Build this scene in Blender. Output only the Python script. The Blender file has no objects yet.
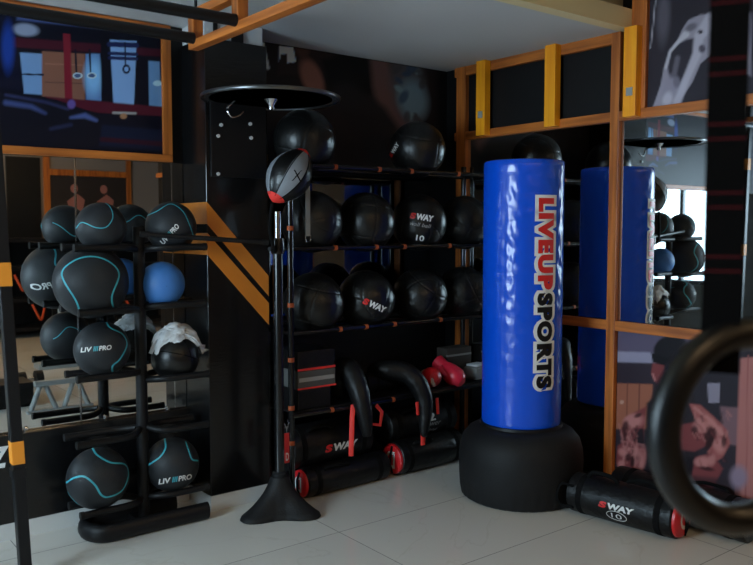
import bpy, bmesh, math, random
import numpy as np
from mathutils import Vector, Matrix, noise
random.seed(7)
S = bpy.context.scene
COL = S.collection
PI = math.pi

# ------------------------------------------------------------------ camera numbers (metres, camera stands at x=0 y=0)
FPX, YAW, PITCH, CAMZ = 800.0, math.radians(38.0), math.radians(3.9), 1.378
FW = np.array([math.sin(YAW)*math.cos(PITCH), math.cos(YAW)*math.cos(PITCH), -math.sin(PITCH)])
RT = np.array([math.cos(YAW), -math.sin(YAW), 0.0])
UP = np.cross(RT, FW)
CAM = np.array([0, 0, CAMZ])
XR, YB, ZC = 3.50, 3.76, 2.36          # right wall, back wall, lowered ceiling
XL, YF, ZT = -1.9, -3.6, 2.80          # left wall, front wall, main ceiling
YS = 2.40                              # edge of the lowered ceiling

def P(px, py, **kw):
    """the point of the plane x=, y= or z= that the photograph shows at a pixel"""
    (k, val), = kw.items()
    a = 'xyz'.index(k)
    d = FW + RT*(px-376.5)/FPX - UP*(py-282.5)/FPX
    return Vector(CAM + d*(val-CAM[a])/d[a])
def proj(x, y, z):
    X, Y, Z = x-CAM[0], y-CAM[1], z-CAM[2]
    w = X*FW[0]+Y*FW[1]+Z*FW[2]
    return 376.5+FPX*(X*RT[0]+Y*RT[1]+Z*RT[2])/w, 282.5-FPX*(X*UP[0]+Y*UP[1]+Z*UP[2])/w
def depth(x, y, z=CAMZ):
    return x*FW[0]+y*FW[1]+(z-CAMZ)*FW[2]

# ------------------------------------------------------------------ materials
def lin(c):
    c = c/255.0
    return c/12.92 if c <= .04045 else ((c+.055)/1.055)**2.4
def rgb(r, g, b, k=1.0):
    return (min(1, lin(r)*k), min(1, lin(g)*k), min(1, lin(b)*k), 1)
def mat(name, col, rough=.5, metal=0, spec=.5, bump=None, var=None, coat=0, emit=None, alpha=None, trans=0):
    m = bpy.data.materials.new(name); m.use_nodes = True
    nt = m.node_tree; b = nt.nodes['Principled BSDF']
    b.inputs['Base Color'].default_value = col
    b.inputs['Roughness'].default_value = rough
    b.inputs['Metallic'].default_value = metal
    b.inputs['Specular IOR Level'].default_value = spec
    b.inputs['Coat Weight'].default_value = coat
    b.inputs['Transmission Weight'].default_value = trans
    if emit:
        b.inputs['Emission Color'].default_value = emit[0]; b.inputs['Emission Strength'].default_value = emit[1]
    tc = nt.nodes.new('ShaderNodeTexCoord')
    if var:                                # (scale, amount): soft colour variation
        n = nt.nodes.new('ShaderNodeTexNoise'); n.inputs['Scale'].default_value = var[0]; n.inputs['Detail'].default_value = 4
        nt.links.new(tc.outputs['Object'], n.inputs['Vector'])
        mx = nt.nodes.new('ShaderNodeMix'); mx.data_type = 'RGBA'
        nt.links.new(n.outputs['Fac'], mx.inputs[0])
        mx.inputs[6].default_value = tuple(c*(1-var[1]) for c in col[:3])+(1,)
        mx.inputs[7].default_value = tuple(min(1, c*(1+var[1])) for c in col[:3])+(1,)
        nt.links.new(mx.outputs[2], b.inputs['Base Color'])
    if bump:                               # (scale, strength, stretch)
        n = nt.nodes.new('ShaderNodeTexNoise'); n.inputs['Scale'].default_value = bump[0]; n.inputs['Detail'].default_value = 3
        mp = nt.nodes.new('ShaderNodeMapping'); mp.inputs['Scale'].default_value = bump[2] if len(bump) > 2 else (1, 1, 1)
        nt.links.new(tc.outputs['Object'], mp.inputs['Vector']); nt.links.new(mp.outputs['Vector'], n.inputs['Vector'])
        bp = nt.nodes.new('ShaderNodeBump'); bp.inputs['Strength'].default_value = bump[1]; bp.inputs['Distance'].default_value = .01
        nt.links.new(n.outputs['Fac'], bp.inputs['Height']); nt.links.new(bp.outputs['Normal'], b.inputs['Normal'])
    return m

def wood(name, c1, c2, axis, rough=.45):
    m = mat(name, c1, rough); nt = m.node_tree; b = nt.nodes['Principled BSDF']
    tc = nt.nodes.new('ShaderNodeTexCoord'); mp = nt.nodes.new('ShaderNodeMapping')
    sc = [38, 38, 38]; sc[axis] = 2.2; mp.inputs['Scale'].default_value = sc
    n = nt.nodes.new('ShaderNodeTexNoise'); n.inputs['Scale'].default_value = 1; n.inputs['Detail'].default_value = 6
    rp = nt.nodes.new('ShaderNodeValToRGB'); rp.color_ramp.elements[0].color = c2; rp.color_ramp.elements[1].color = c1
    rp.color_ramp.elements[0].position = .32; rp.color_ramp.elements[1].position = .62
    nt.links.new(tc.outputs['Object'], mp.inputs['Vector']); nt.links.new(mp.outputs['Vector'], n.inputs['Vector'])
    nt.links.new(n.outputs['Fac'], rp.inputs['Fac']); nt.links.new(rp.outputs['Color'], b.inputs['Base Color'])
    return m

M = {}
M['black_metal'] = mat('black_powder_coat', (.006, .006, .007, 1), .45, spec=.28, bump=(160, .06))
M['black_gloss'] = mat('black_gloss_paint', (.004, .004, .0045, 1), .2)
M['rubber'] = mat('black_rubber', (.010, .010, .0105, 1), .6, spec=.22, bump=(120, .15), var=(9, .25))
M['ball_rubber'] = mat('charcoal_ball_rubber', (.019, .021, .024, 1), .5, spec=.3, bump=(220, .12), var=(6, .2))
M['leather'] = mat('black_ball_leather', (.005, .005, .005, 1), .34, spec=.42, bump=(70, .12), var=(5, .3))
M['vinyl'] = mat('black_bag_vinyl', (.005, .005, .0055, 1), .42, spec=.28, bump=(26, .5), var=(7, .3))
M['nylon'] = mat('black_nylon_strap', (.003, .003, .0033, 1), .8, spec=.12, bump=(300, .3))
M['teal'] = mat('teal_stripe', rgb(60, 165, 180), .5)
M['white_print'] = mat('white_print', (.72, .72, .70, 1), .5)
M['grey_print'] = mat('grey_print', (.30, .30, .30, 1), .5)
M['red_print'] = mat('red_print', rgb(205, 30, 28), .45)
M['red_vinyl'] = mat('red_vinyl', rgb(200, 28, 34), .35, bump=(30, .2))
M['red_web'] = mat('red_webbing', rgb(225, 50, 42), .6, bump=(200, .3))
M['blueball'] = mat('blue_ball_rubber', rgb(62, 118, 188), .5, bump=(200, .1), var=(6, .15))
M['chrome'] = mat('chrome', (.55, .56, .58, 1), .22, 1)
M['hoop_metal'] = mat('dull_hoop_metal', (.16, .165, .17, 1), .3, 1)
M['steel'] = mat('grey_painted_steel', (.28, .30, .30, 1), .45)
M['mirror'] = mat('mirror_silver', (.80, .83, .83, 1), .015, 1)
M['mirror_dim'] = mat('tinted_mirror', (.26, .28, .30, 1), .03, 1)
M['plaster'] = mat('grey_white_ceiling', (.62, .63, .64, 1), .85, bump=(40, .04))
M['cream'] = mat('cream_plaster', (.86, .72, .42, 1), .8, bump=(30, .04))
M['cream_cloth'] = mat('cream_cuff', (.50, .42, .32, 1), .6)
M['tan'] = mat('tan_plaster', (.50, .42, .27, 1), .8)
M['dark_wall'] = mat('dark_wall_paint', (.005, .005, .0055, 1), .55, spec=.25)
M['room_wall'] = mat('taupe_wall_paint', (.22, .19, .17, 1), .8)
M['left_wall'] = mat('dark_grey_wall_paint', (.04, .042, .045, 1), .7)
M['black_panel'] = mat('black_lacquer_panel', (.005, .005, .0055, 1), .22, bump=(14, .05, (1, 1, 6)), var=(14, .3))
M['orange_paint'] = mat('orange_stripe_paint', rgb(208, 122, 38), .38, var=(12, .1))
M['tape'] = mat('orange_tape', rgb(224, 138, 36), .55)
M['pad_orange'] = mat('orange_rubber_pad', rgb(170, 78, 34), .6)
W1, W2 = rgb(196, 112, 44), rgb(140, 72, 26)
M['wood_x'] = wood('varnished_wood_x', W1, W2, 0); M['wood_y'] = wood('varnished_wood_y', W1, W2, 1); M['wood_z'] = wood('varnished_wood_z', W1, W2, 2)
M['post_wood'] = wood('orange_stained_post', rgb(255, 168, 20), rgb(240, 140, 12), 2, .5)
M['white_cloth'] = mat('white_plastic', (.62, .64, .66, 1), .4, bump=(30, .4))
M['pad_grey'] = mat('dark_grey_fabric', (.075, .075, .072, 1), .7, bump=(120, .3))
M['pale_strip'] = mat('pale_strip', (.30, .29, .27, 1), .5)
M['grey_cloth'] = mat('grey_fabric', (.22, .22, .21, 1), .8, bump=(120, .3))
M['brown_card'] = mat('brown_cardboard', (.032, .024, .019, 1), .8)
M['speed_grey'] = mat('grey_leather', (.20, .215, .24, 1), .42, bump=(60, .1))
M['blue_tag'] = mat('blue_nylon', rgb(20, 60, 215), .5)
M['glass_disc'] = mat('smoked_acrylic', (.05, .05, .055, 1), .12)
M['orange_cord'] = mat('orange_cord', rgb(215, 80, 30), .5)

def vinyl_blue():
    m = mat('blue_wrinkled_vinyl', rgb(6, 78, 208), .26, coat=.25)
    nt = m.node_tree; b = nt.nodes['Principled BSDF']; b.inputs['Coat Roughness'].default_value = .18
    tc = nt.nodes.new('ShaderNodeTexCoord')
    mp = nt.nodes.new('ShaderNodeMapping'); mp.inputs['Scale'].default_value = (3.2, 3.2, 7); mp.inputs['Rotation'].default_value = (.5, .4, 0)
    n = nt.nodes.new('ShaderNodeTexNoise'); n.inputs['Scale'].default_value = 1.5; n.inputs['Detail'].default_value = 2.2; n.inputs['Distortion'].default_value = .9
    v = nt.nodes.new('ShaderNodeTexVoronoi'); v.feature = 'DISTANCE_TO_EDGE'; v.inputs['Scale'].default_value = 2.0
    ad = nt.nodes.new('ShaderNodeMath'); ad.operation = 'MULTIPLY_ADD'; ad.inputs[1].default_value = .8
    bp = nt.nodes.new('ShaderNodeBump'); bp.inputs['Strength'].default_value = .10; bp.inputs['Distance'].default_value = .03
    nt.links.new(tc.outputs['Object'], mp.inputs['Vector'])
    nt.links.new(mp.outputs['Vector'], n.inputs['Vector']); nt.links.new(mp.outputs['Vector'], v.inputs['Vector'])
    nt.links.new(n.outputs['Fac'], ad.inputs[0]); nt.links.new(v.outputs['Distance'], ad.inputs[2])
    nt.links.new(ad.outputs[0], bp.inputs['Height']); nt.links.new(bp.outputs['Normal'], b.inputs['Normal']); nt.links.new(bp.outputs['Normal'], b.inputs['Coat Normal'])
    return m
M['blue_vinyl'] = vinyl_blue()

def floor_mat():
    m = mat('white_marble_tiles', (.60, .60, .58, 1), .11)
    nt = m.node_tree; b = nt.nodes['Principled BSDF']
    tc = nt.nodes.new('ShaderNodeTexCoord')
    br = nt.nodes.new('ShaderNodeTexBrick'); br.offset = 0; br.inputs['Scale'].default_value = 1
    br.inputs['Brick Width'].default_value = 1.2; br.inputs['Row Height'].default_value = .6; br.inputs['Mortar Size'].default_value = .0022
    br.inputs['Mortar Smooth'].default_value = .2
    br.inputs['Color1'].default_value = (.61, .585, .54, 1); br.inputs['Color2'].default_value = (.65, .625, .575, 1); br.inputs['Mortar'].default_value = (.24, .235, .225, 1)
    mp = nt.nodes.new('ShaderNodeMapping'); mp.inputs['Location'].default_value = (.35, .1, 0)
    nt.links.new(tc.outputs['Object'], mp.inputs['Vector']); nt.links.new(mp.outputs['Vector'], br.inputs['Vector'])
    n = nt.nodes.new('ShaderNodeTexNoise'); n.inputs['Scale'].default_value = .9; n.inputs['Detail'].default_value = 7; n.inputs['Distortion'].default_value = 1.6
    nt.links.new(tc.outputs['Object'], n.inputs['Vector'])
    rp = nt.nodes.new('ShaderNodeValToRGB')
    e = rp.color_ramp.elements; e[0].position = .492; e[0].color = (1, 1, 1, 1); e[1].position = .508; e[1].color = (1, 1, 1, 1)
    k = e.new(.5); k.color = (.93, .92, .90, 1)
    nt.links.new(n.outputs['Fac'], rp.inputs['Fac'])
    mx = nt.nodes.new('ShaderNodeMix'); mx.data_type = 'RGBA'; mx.blend_type = 'MULTIPLY'; mx.inputs[0].default_value = 1
    nt.links.new(br.outputs['Color'], mx.inputs[6]); nt.links.new(rp.outputs['Color'], mx.inputs[7])
    nt.links.new(mx.outputs[2], b.inputs['Base Color'])
    return m
M['floor'] = floor_mat()

def print_mat(name, rough=.45):
    m = mat(name, (.1, .1, .1, 1), rough, spec=.2); nt = m.node_tree
    a = nt.nodes.new('ShaderNodeAttribute'); a.attribute_name = 'ink'
    nt.links.new(a.outputs['Color'], nt.nodes['Principled BSDF'].inputs['Base Color'])
    return m
M['print'] = print_mat('printed_vinyl')

# ------------------------------------------------------------------ mesh helpers
class MB:
    def __init__(s): s.bm = bmesh.new()
    def box(s, lo, hi, bev=0):
        lo, hi = Vector(lo), Vector(hi)
        r = bmesh.ops.create_cube(s.bm, size=1, matrix=Matrix.Translation((lo+hi)/2) @ Matrix.Diagonal((*(hi-lo), 1)))
        if bev:
            es = list({e for v in r['verts'] for e in v.link_edges})
            bmesh.ops.bevel(s.bm, geom=es, offset=bev, segments=2, affect='EDGES', profile=.6)
        return s
    def rbox(s, c, size, rot, bev=0):
        r = bmesh.ops.create_cube(s.bm, size=1, matrix=Matrix.Translation(c) @ rot.to_4x4() @ Matrix.Diagonal((*size, 1)))
        if bev:
            es = list({e for v in r['verts'] for e in v.link_edges})
            bmesh.ops.bevel(s.bm, geom=es, offset=bev, segments=2, affect='EDGES', profile=.6)
        return s
    def tube(s, pts, r, seg=12, closed=False, cap=True, flat=None):
        """sweep a circle (or an ellipse flat=(a,b)) along pts; r is a number or one per point"""
        pts = [Vector(p) for p in pts]; n = len(pts)
        rs = r if hasattr(r, '__len__') else [r]*n
        tang = []
        for i in range(n):
            a = pts[i-1] if (i or closed) else pts[i]; b = pts[(i+1) % n] if (i < n-1 or closed) else pts[i]
            tang.append((b-a).normalized())
        ref = Vector((0, 0, 1)) if abs(tang[0].z) < .9 else Vector((0, 1, 0))
        u = (ref-tang[0]*ref.dot(tang[0])).normalized(); rings = []
        for i in range(n):
            t = tang[i]; u = (u-t*u.dot(t)).normalized(); w = t.cross(u)
            fa, fb = flat if flat else (1, 1)
            rings.append([s.bm.verts.new(pts[i]+(u*math.cos(2*PI*k/seg)*fa+w*math.sin(2*PI*k/seg)*fb)*rs[i]) for k in range(seg)])
        for i in range(n if closed else n-1):
            A, B = rings[i], rings[(i+1) % n]
            for k in range(seg): s.bm.faces.new((A[k], A[(k+1) % seg], B[(k+1) % seg], B[k]))
        if cap and not closed:
            s.bm.faces.new(rings[0][::-1]); s.bm.faces.new(rings[-1])
        return s
    def lathe(s, prof, c=(0, 0, 0), seg=48, mod=None):
        """profile of (radius, z) spun round z; mod(angle, radius, z) may change the radius"""
        c = Vector(c); rings = []
        for (r, z) in prof:
            if r < 1e-6: rings.append([s.bm.verts.new(c+Vector((0, 0, z)))]); continue
            ring = []
            for k in range(seg):
                a = 2*PI*k/seg; q = mod(a, r, z) if mod else r
                ring.append(s.bm.verts.new(c+Vector((q*math.cos(a), q*math.sin(a), z))))
            rings.append(ring)
        for A, B in zip(rings, rings[1:]):
            for k in range(seg):
                a, b = A[k % len(A)], A[(k+1) % len(A)]; d, e = B[k % len(B)], B[(k+1) % len(B)]
                vs = []
                for v in (a, b, e, d):
                    if v not in vs: vs.append(v)
                if len(vs) > 2: s.bm.faces.new(vs)
        for R, fl in ((rings[0], True), (rings[-1], False)):
            if len(R) > 2: s.bm.faces.new(R[::-1] if fl else R)
        return s
    def poly(s, pts, thick):
        """flat polygon given thickness along vector"""
        t = Vector(thick); a = [s.bm.verts.new(Vector(p)) for p in pts]; b = [s.bm.verts.new(Vector(p)+t) for p in pts]
        s.bm.faces.new(a); s.bm.faces.new(b[::-1]); n = len(a)
        for i in range(n): s.bm.faces.new((a[i], b[i], b[(i+1) % n], a[(i+1) % n]))
        return s
    def sphere(s, c, r, sub=4, scale=(1, 1, 1), rot=None):
        mt = Matrix.Translation(c)
        if rot is not None: mt = mt @ rot.to_4x4()
        bmesh.ops.create_icosphere(s.bm, subdivisions=sub, radius=r, matrix=mt @ Matrix.Diagonal((*scale, 1)))
        return s
    def xform(s, mt):
        bmesh.ops.transform(s.bm, matrix=mt, verts=s.bm.verts); return s
    def move(s, f):
        for v in s.bm.verts: v.co = Vector(f(v.co))
        return s
    def build(s, name, m, parent=None, world=True, smooth=True, angle=40):
        bmesh.ops.recalc_face_normals(s.bm, faces=s.bm.faces)
        if parent is not None and world:
            q = Vector((0, 0, 0)); o = parent
            while o is not None: q += o.location; o = o.parent
            bmesh.ops.translate(s.bm, vec=-q, verts=s.bm.verts)
        for f in s.bm.faces: f.smooth = smooth
        if smooth:
            lim = math.radians(angle)
            for e in s.bm.edges:
                if len(e.link_faces) == 2 and e.calc_face_angle(0) > lim: e.smooth = False
        me = bpy.data.meshes.new(name); s.bm.to_mesh(me); s.bm.free()
        ob = bpy.data.objects.new(name, me); COL.objects.link(ob)
        for k in (m if isinstance(m, (list, tuple)) else [m]): me.materials.append(M[k])
        if parent is not None: ob.parent = parent
        return ob

def tag(o, label=None, cat=None, group=None, kind=None):
    if label: o['label'] = label
    if cat: o['category'] = cat
    if group: o['group'] = group
    if kind: o['kind'] = kind
    return o
def thing(name, loc, label, cat, group=None):
    o = bpy.data.objects.new(name, None); COL.objects.link(o); o.location = loc; o.empty_display_size = .05
    return tag(o, label, cat, group)
def struct(name, mb, m, parent=None, **k):
    o = mb.build(name, m, parent, **k)
    if parent is None: o['kind'] = 'structure'
    return o
def copy_tree(o, parent=None):
    c = o.copy(); COL.objects.link(c); c.parent = parent
    for ch in list(o.children): copy_tree(ch, c)
    return c

def text_bm(txt, bold=.0, shear=0.0, cuts=10, spacing=1.0):
    """filled letters in the unit box: x from 0 to 1, y from 0 to 1"""
    cu = bpy.data.curves.new('t', 'FONT'); cu.body = txt; cu.size = 1; cu.offset = bold; cu.shear = shear; cu.space_character = spacing
    cu.resolution_u = 4; cu.fill_mode = 'FRONT'
    o = bpy.data.objects.new('t', cu); COL.objects.link(o)
    bpy.context.view_layer.update()
    me = bpy.data.meshes.new_from_object(o.evaluated_get(bpy.context.evaluated_depsgraph_get()))
    bm = bmesh.new(); bm.from_mesh(me)
    bpy.data.objects.remove(o); bpy.data.curves.remove(cu); bpy.data.meshes.remove(me)
    xs = [v.co.x for v in bm.verts]; ys = [v.co.y for v in bm.verts]
    x0, x1, y0, y1 = min(xs), max(xs), min(ys), max(ys)
    for v in bm.verts: v.co = Vector(((v.co.x-x0)/(x1-x0), (v.co.y-y0)/(y1-y0), 0))
    for i in range(1, cuts):
        bmesh.ops.bisect_plane(bm, geom=bm.verts[:]+bm.edges[:]+bm.faces[:], plane_co=(i/cuts, 0, 0), plane_no=(1, 0, 0))
    for i in range(1, max(3, cuts//3)):
        bmesh.ops.bisect_plane(bm, geom=bm.verts[:]+bm.edges[:]+bm.faces[:], plane_co=(0, i/max(3, cuts//3), 0), plane_no=(0, 1, 0))
    return bm, (x1-x0)/(y1-y0)
def letters(txt, f, name, m, parent, box=(0, 0, 1, 1), bold=.0, shear=0.0, cuts=10, world=False, spacing=1.0):
    """f maps (u, v) of the whole sign to a point; box is where this word sits in it"""
    mb = MB(); mb.bm.free(); mb.bm, _ = text_bm(txt, bold, shear, cuts, spacing)
    bx = box
    mb.move(lambda c: f(bx[0]+c.x*(bx[2]-bx[0]), bx[1]+c.y*(bx[3]-bx[1])))
    return mb.build(name, m, parent, world=world, smooth=False)

# ------------------------------------------------------------------ posters: ink laid out in the artwork
class Ink:
    def __init__(s, X, Y): s.X, s.Y = X, Y; s.c = np.zeros(X.shape+(3,))
    def put(s, a, col, k=1.0):
        col = np.array(rgb(*col)[:3])
        a = np.clip(a, 0, 1)[..., None]*k; s.c = s.c*(1-a)+col*a
    def fill(s, col): s.c[:] = np.array(rgb(*col)[:3])
    def ell(s, cx, cy, rx, ry, col, soft=.15, ang=0, k=1):
        ca, sa = math.cos(ang), math.sin(ang); dx, dy = s.X-cx, s.Y-cy
        u, v = (dx*ca+dy*sa)/rx, (-dx*sa+dy*ca)/ry
        s.put((1-np.sqrt(u*u+v*v))/max(soft, 1e-3)+.5, col, k)
    def line(s, pts, w, col, soft=1.0, k=1):
        w = w if hasattr(w, '__len__') else [w]*len(pts)
        d = np.full(s.X.shape, -1e9)
        for (a, b, wa, wb) in zip(pts, pts[1:], w, w[1:]):
            ax, ay = a; bx, by = b; L = (bx-ax)**2+(by-ay)**2+1e-9
            t = np.clip(((s.X-ax)*(bx-ax)+(s.Y-ay)*(by-ay))/L, 0, 1)
            d = np.maximum(d, wa+(wb-wa)*t-np.hypot(s.X-ax-t*(bx-ax), s.Y-ay-t*(by-ay)))
        s.put(d/soft+.5, col, k)
    def poly(s, pts, col, soft=1.0, k=1):
        ins = np.zeros(s.X.shape, bool); dm = np.full(s.X.shape, 1e9); n = len(pts)
        for i in range(n):
            (ax, ay), (bx, by) = pts[i], pts[(i+1) % n]
            L = (bx-ax)**2+(by-ay)**2+1e-9
            t = np.clip(((s.X-ax)*(bx-ax)+(s.Y-ay)*(by-ay))/L, 0, 1)
            dm = np.minimum(dm, np.hypot(s.X-ax-t*(bx-ax), s.Y-ay-t*(by-ay)))
            if ay != by:
                ins ^= ((ay > s.Y) != (by > s.Y)) & (s.X < (bx-ax)*(s.Y-ay)/(by-ay)+ax)
        s.put(np.where(ins, dm, -dm)/soft+.5, col, k)
def poster(name, o, u, v, nu, nv, draw, parent, crop, gain=1.0):
    """flat print: corner o, edges u and v; crop gives artwork coordinates of a point"""
    o, u, v = Vector(o), Vector(u), Vector(v)
    A, B = np.meshgrid(np.linspace(0, 1, nu+1), np.linspace(0, 1, nv+1))
    W = np.array(o)[None, None]+A[..., None]*np.array(u)+B[..., None]*np.array(v)
    px, py = proj(W[..., 0], W[..., 1], W[..., 2])
    ink = Ink((px-crop[0])*crop[2], (py-crop[1])*crop[2]); draw(ink)
    q = Vector((0, 0, 0))
    if parent is not None: q = parent.location
    vs = (W-np.array(q)).reshape(-1, 3).tolist()
    fs = [(j*(nu+1)+i, j*(nu+1)+i+1, (j+1)*(nu+1)+i+1, (j+1)*(nu+1)+i) for j in range(nv) for i in range(nu)]
    me = bpy.data.meshes.new(name); me.from_pydata(vs, [], fs)
    at = me.color_attributes.new('ink', 'FLOAT_COLOR', 'POINT')
    cols = np.ones((len(vs), 4), np.float32); cols[:, :3] = np.clip(ink.c.reshape(-1, 3)*gain, 0, 1)
    at.data.foreach_set('color', cols.ravel())
    ob = bpy.data.objects.new(name, me); COL.objects.link(ob); me.materials.append(M['print'])
    if parent is not None: ob.parent = parent
    return ob

# ================================================================== THE ROOM
XE, YE = 5.2, -.8                       # behind the camera the room opens further to the right
struct('floor', MB().box((XL-.1, YF-.1, -.08), (XE+.1, YB+.1, 0)), 'floor', smooth=False)
YM = 3.915                               # the mirror behind the rack sits in a recess
wbk = MB().box((XL-.1, YB, 0), (2.05, YB+.3, ZT)).box((2.05, YB, 0), (XR+.12, YB+.3, .86)).box((2.05, YB, 1.69), (XR+.12, YB+.3, ZT)).box((2.05, YM, .86), (XR+.12, YB+.3, 1.69))
struct('wall_back', wbk, 'dark_wall', smooth=False)
struct('wall_right', MB().box((XR, YE, 0), (XR+.12, YB, ZT)).box((XR, YB, .86), (XR+.12, YM, 1.69)), 'dark_wall', smooth=False)
struct('wall_side', MB().box((XE, YF, 0), (XE+.12, YE+.12, ZT)), 'room_wall', smooth=False)
struct('wall_return', MB().box((XR+.12, YE, 0), (XE, YE+.12, ZT)), 'room_wall', smooth=False)
struct('wall_front', MB().box((XL-.1, YF-.12, 0), (XE+.1, YF, ZT)), 'room_wall', smooth=False)
WY0, WY1, WZ0, WZ1 = 1.45, 2.75, .70, 2.3           # the window in the left wall
w = MB(); w.box((XL-.15, YF, 0), (XL, WY0, ZT)).box((XL-.15, WY1, 0), (XL, YB, ZT))
w.box((XL-.15, WY0, 0), (XL, WY1, WZ0)).box((XL-.15, WY0, WZ1), (XL, WY1, ZT))
struct('wall_left', w, 'left_wall', smooth=False)
M['daylight'] = mat('daylight_sky', (.8, .9, 1, 1), .3, emit=((.62, .84, 1.0, 1), 27.0))
win = struct('window_1', MB().box((XL-.11, WY0, WZ0), (XL-.10, WY1, WZ1)), 'daylight', smooth=False)
f = MB()
for y in (WY0, (WY0+WY1)/2-.02, WY1-.05): f.box((XL-.09, y, WZ0), (XL-.03, y+.05, WZ1))
for z in (WZ0, WZ1-.05): f.box((XL-.09, WY0, z), (XL-.03, WY1, z+.05))
f.build('window_frame', 'black_metal', win, smooth=False)
struct('ceiling', MB().box((XL-.1, YS+.07, ZC), (XR, YB, ZC+.06)), 'plaster', smooth=False)
struct('ceiling.001', MB().box((XL-.1, YF-.1, ZT), (XE+.1, YB+.1, ZT+.1)), 'tan', smooth=False)
struct('trim_1', MB().box((XL, YS, ZC), (XR, YS+.07, ZC+.095)), 'cream', smooth=False)       # lip of the lowered ceiling
struct('trim_2', MB().box((XL, YS+.07, ZC+.06), (XR, YS+.12, ZT)), 'tan', smooth=False)
# low black panel under the mirrors on the back wall
SK = .075                               # white tile skirting
M['skirting'] = mat('white_tile_skirting', (.60, .60, .585, 1), .2, var=(4, .05))
struct('baseboard_back', MB().box((XL, YB-.042, 0), (1.70, YB, SK)), 'skirting', smooth=False)
struct('baseboard_right', MB().box((XR-.022, YE, 0), (XR, 2.45, SK)), 'skirting', smooth=False)
base = struct('wall_panel', MB().box((XL, YB-.04, SK), (1.71, YB, .470), .003), 'black_panel', smooth=False)
def zmap(u, v):
    a = P(-34, 478, y=YB-.042); b = P(10, 476, y=YB-.042)
    return (a.x+(b.x-a.x)*u, YB-.042, .33+v*.095)
letters('RTZ', zmap, 'lettering', 'white_print', base, bold=.04, shear=.25, world=True)

# column with the diagonal stripes
CX0, CX1, CY = 1.711, 2.043, 3.497
col = struct('wall_column', MB().box((CX0, CY, SK), (CX1, YB, 2.27), .004), 'black_panel', smooth=False)
struct('baseboard_column', MB().box((CX0-.002, CY-.002, 0), (CX1+.002, YB, SK)), 'skirting', smooth=False)
def zz(px, py): return P(px, py, y=CY).z
for (a, b, c, d) in ((202, 224, 276, 296), (233, 255, 303, 325)):
    MB().poly([(CX0, CY-.0005, zz(207, a)), (CX1, CY-.0005, zz(268.5, c)), (CX1, CY-.0005, zz(268.5, d)), (CX0, CY-.0005, zz(207, b))], (0, -.0012, 0)).build('stripe', 'orange_paint', col, smooth=False)
    MB().box((CX0-.0017, CY-.0017, zz(207, b)), (CX0-.0005, YB-.006, zz(207, a))).build('stripe', 'orange_paint', col, smooth=False)
M['white_paint'] = mat('white_plaster', (.55, .56, .57, 1), .8)
MB().box((CX0+.01, CY+.02, 2.27), (CX1-.01, YB, ZC)).build('plaster_top', 'white_paint', col, smooth=False)
MB().box((CX0+.055, CY+.012, 2.27), (CX0+.075, CY+.02, ZC)).box((CX0+.15, CY+.008, 2.27), (CX0+.21, CY+.02, ZC)).build('black_strip', 'black_metal', col, smooth=False)

# mirrors
def mirror(lo, hi, label, seams=(), m='mirror'):
    t = tag(MB().box(lo, hi).build('wall_mirror', m, smooth=False), label, 'mirror')
    for (a, b) in seams: MB().box(a, b).build('edge_strip', 'chrome', t, smooth=False)
    return t
xs = P(77.5, 260, y=YB).x
mirror((XL+.02, YB-.005, .472), (xs-.002, YB, 1.697), 'mirror panel below the gym picture at the taped upright, edged by a chrome seam', [((xs-.007, YB-.009, .472), (xs-.001, YB-.005, 1.697))])
m2 = mirror((xs+.002, YB-.005, .472), (1.708, YB, 1.697), 'mirror panel between the chrome seam and the striped black column', [((1.648, YB-.009, .472), (1.654, YB-.005, 1.697))])
mirror((2.055, YM-.005, .865), (XR-.002, YM, 1.685), 'dark mirror on the back wall behind the rack of black wall balls', (), 'mirror_dim')
YP = 2.486        # upright between the mirror bays of the right wall
for q in ((.93, .477), (1.29, .477), (1.48, .477), (1.60, .477)):
    tag(MB().box((q[0], YB-.02, q[1]-.012), (q[0]+.016, YB-.0055, q[1]+.012), .003).build('mirror_clip', 'chrome', smooth=False), 'small chrome clip holding the lower edge of the mirror', 'mirror clip', 'chrome mirror clips')
mirror((XR-.006, YP+.03, .905), (XR, 3.58, 1.917), 'tall mirror behind the blue punching bag, above the middle rail')
mirror((XR-.006, YP+.03, SK), (XR, 3.58, .85), 'low mirror beside the bag base, under the middle rail')
mirror((XR-.006, -.55, .905), (XR, YP-.03, 1.917), 'mirror between the two wall posters, beside the hanging strap')

# wooden lattice on the right wall
def rail(n, lo, hi, m): return struct('trim_%d' % n, MB().box(lo, hi, .003), m, smooth=False)
D = .028
rail(3, (XR-D, YE, 1.917), (XR, 3.66, 1.965), 'wood_y')
rail(4, (XR-D, YE, .852), (XR, 3.58, .902), 'wood_y')
rail(5, (XR-D, YP, ZC-.055), (XR, 3.66, ZC), 'wood_y')
rail(6, (XR-D-.003, YP-.026, 0), (XR, YP+.026, ZC), 'wood_z')
rail(7, (XR-D-.003, 3.56, 0), (XR, 3.64, ZC), 'wood_z')
rail(8, (XR-D, 2.315, 1.965), (XR, 2.398, ZT), 'wood_z')
rail(9, (XR-D, -.55, SK), (XR, -.49, ZT), 'wood_z')
for i, (y, lab) in enumerate(((3.39, 'short orange wooden post nearest the dark corner, above the mirror'),
                              (2.87, 'middle short orange wooden post, above the blue punching bag'),
                              (2.372, 'orange wooden post ending at the cream ceiling edge, beside the poster of a bare back'))):
    t = tag(MB().box((XR-.075, y-.036, 1.925), (XR-D, y+.036, ZC), .002).build('wooden_post', 'post_wood', smooth=False), lab, 'wooden post', 'short orange posts along the top of the wall')
    if i != 1: MB().box((XR-.0785, y-.02, 2.025), (XR-.0755, y+.016, 2.065)).build('metal_plate', 'steel', t, smooth=False)

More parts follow.
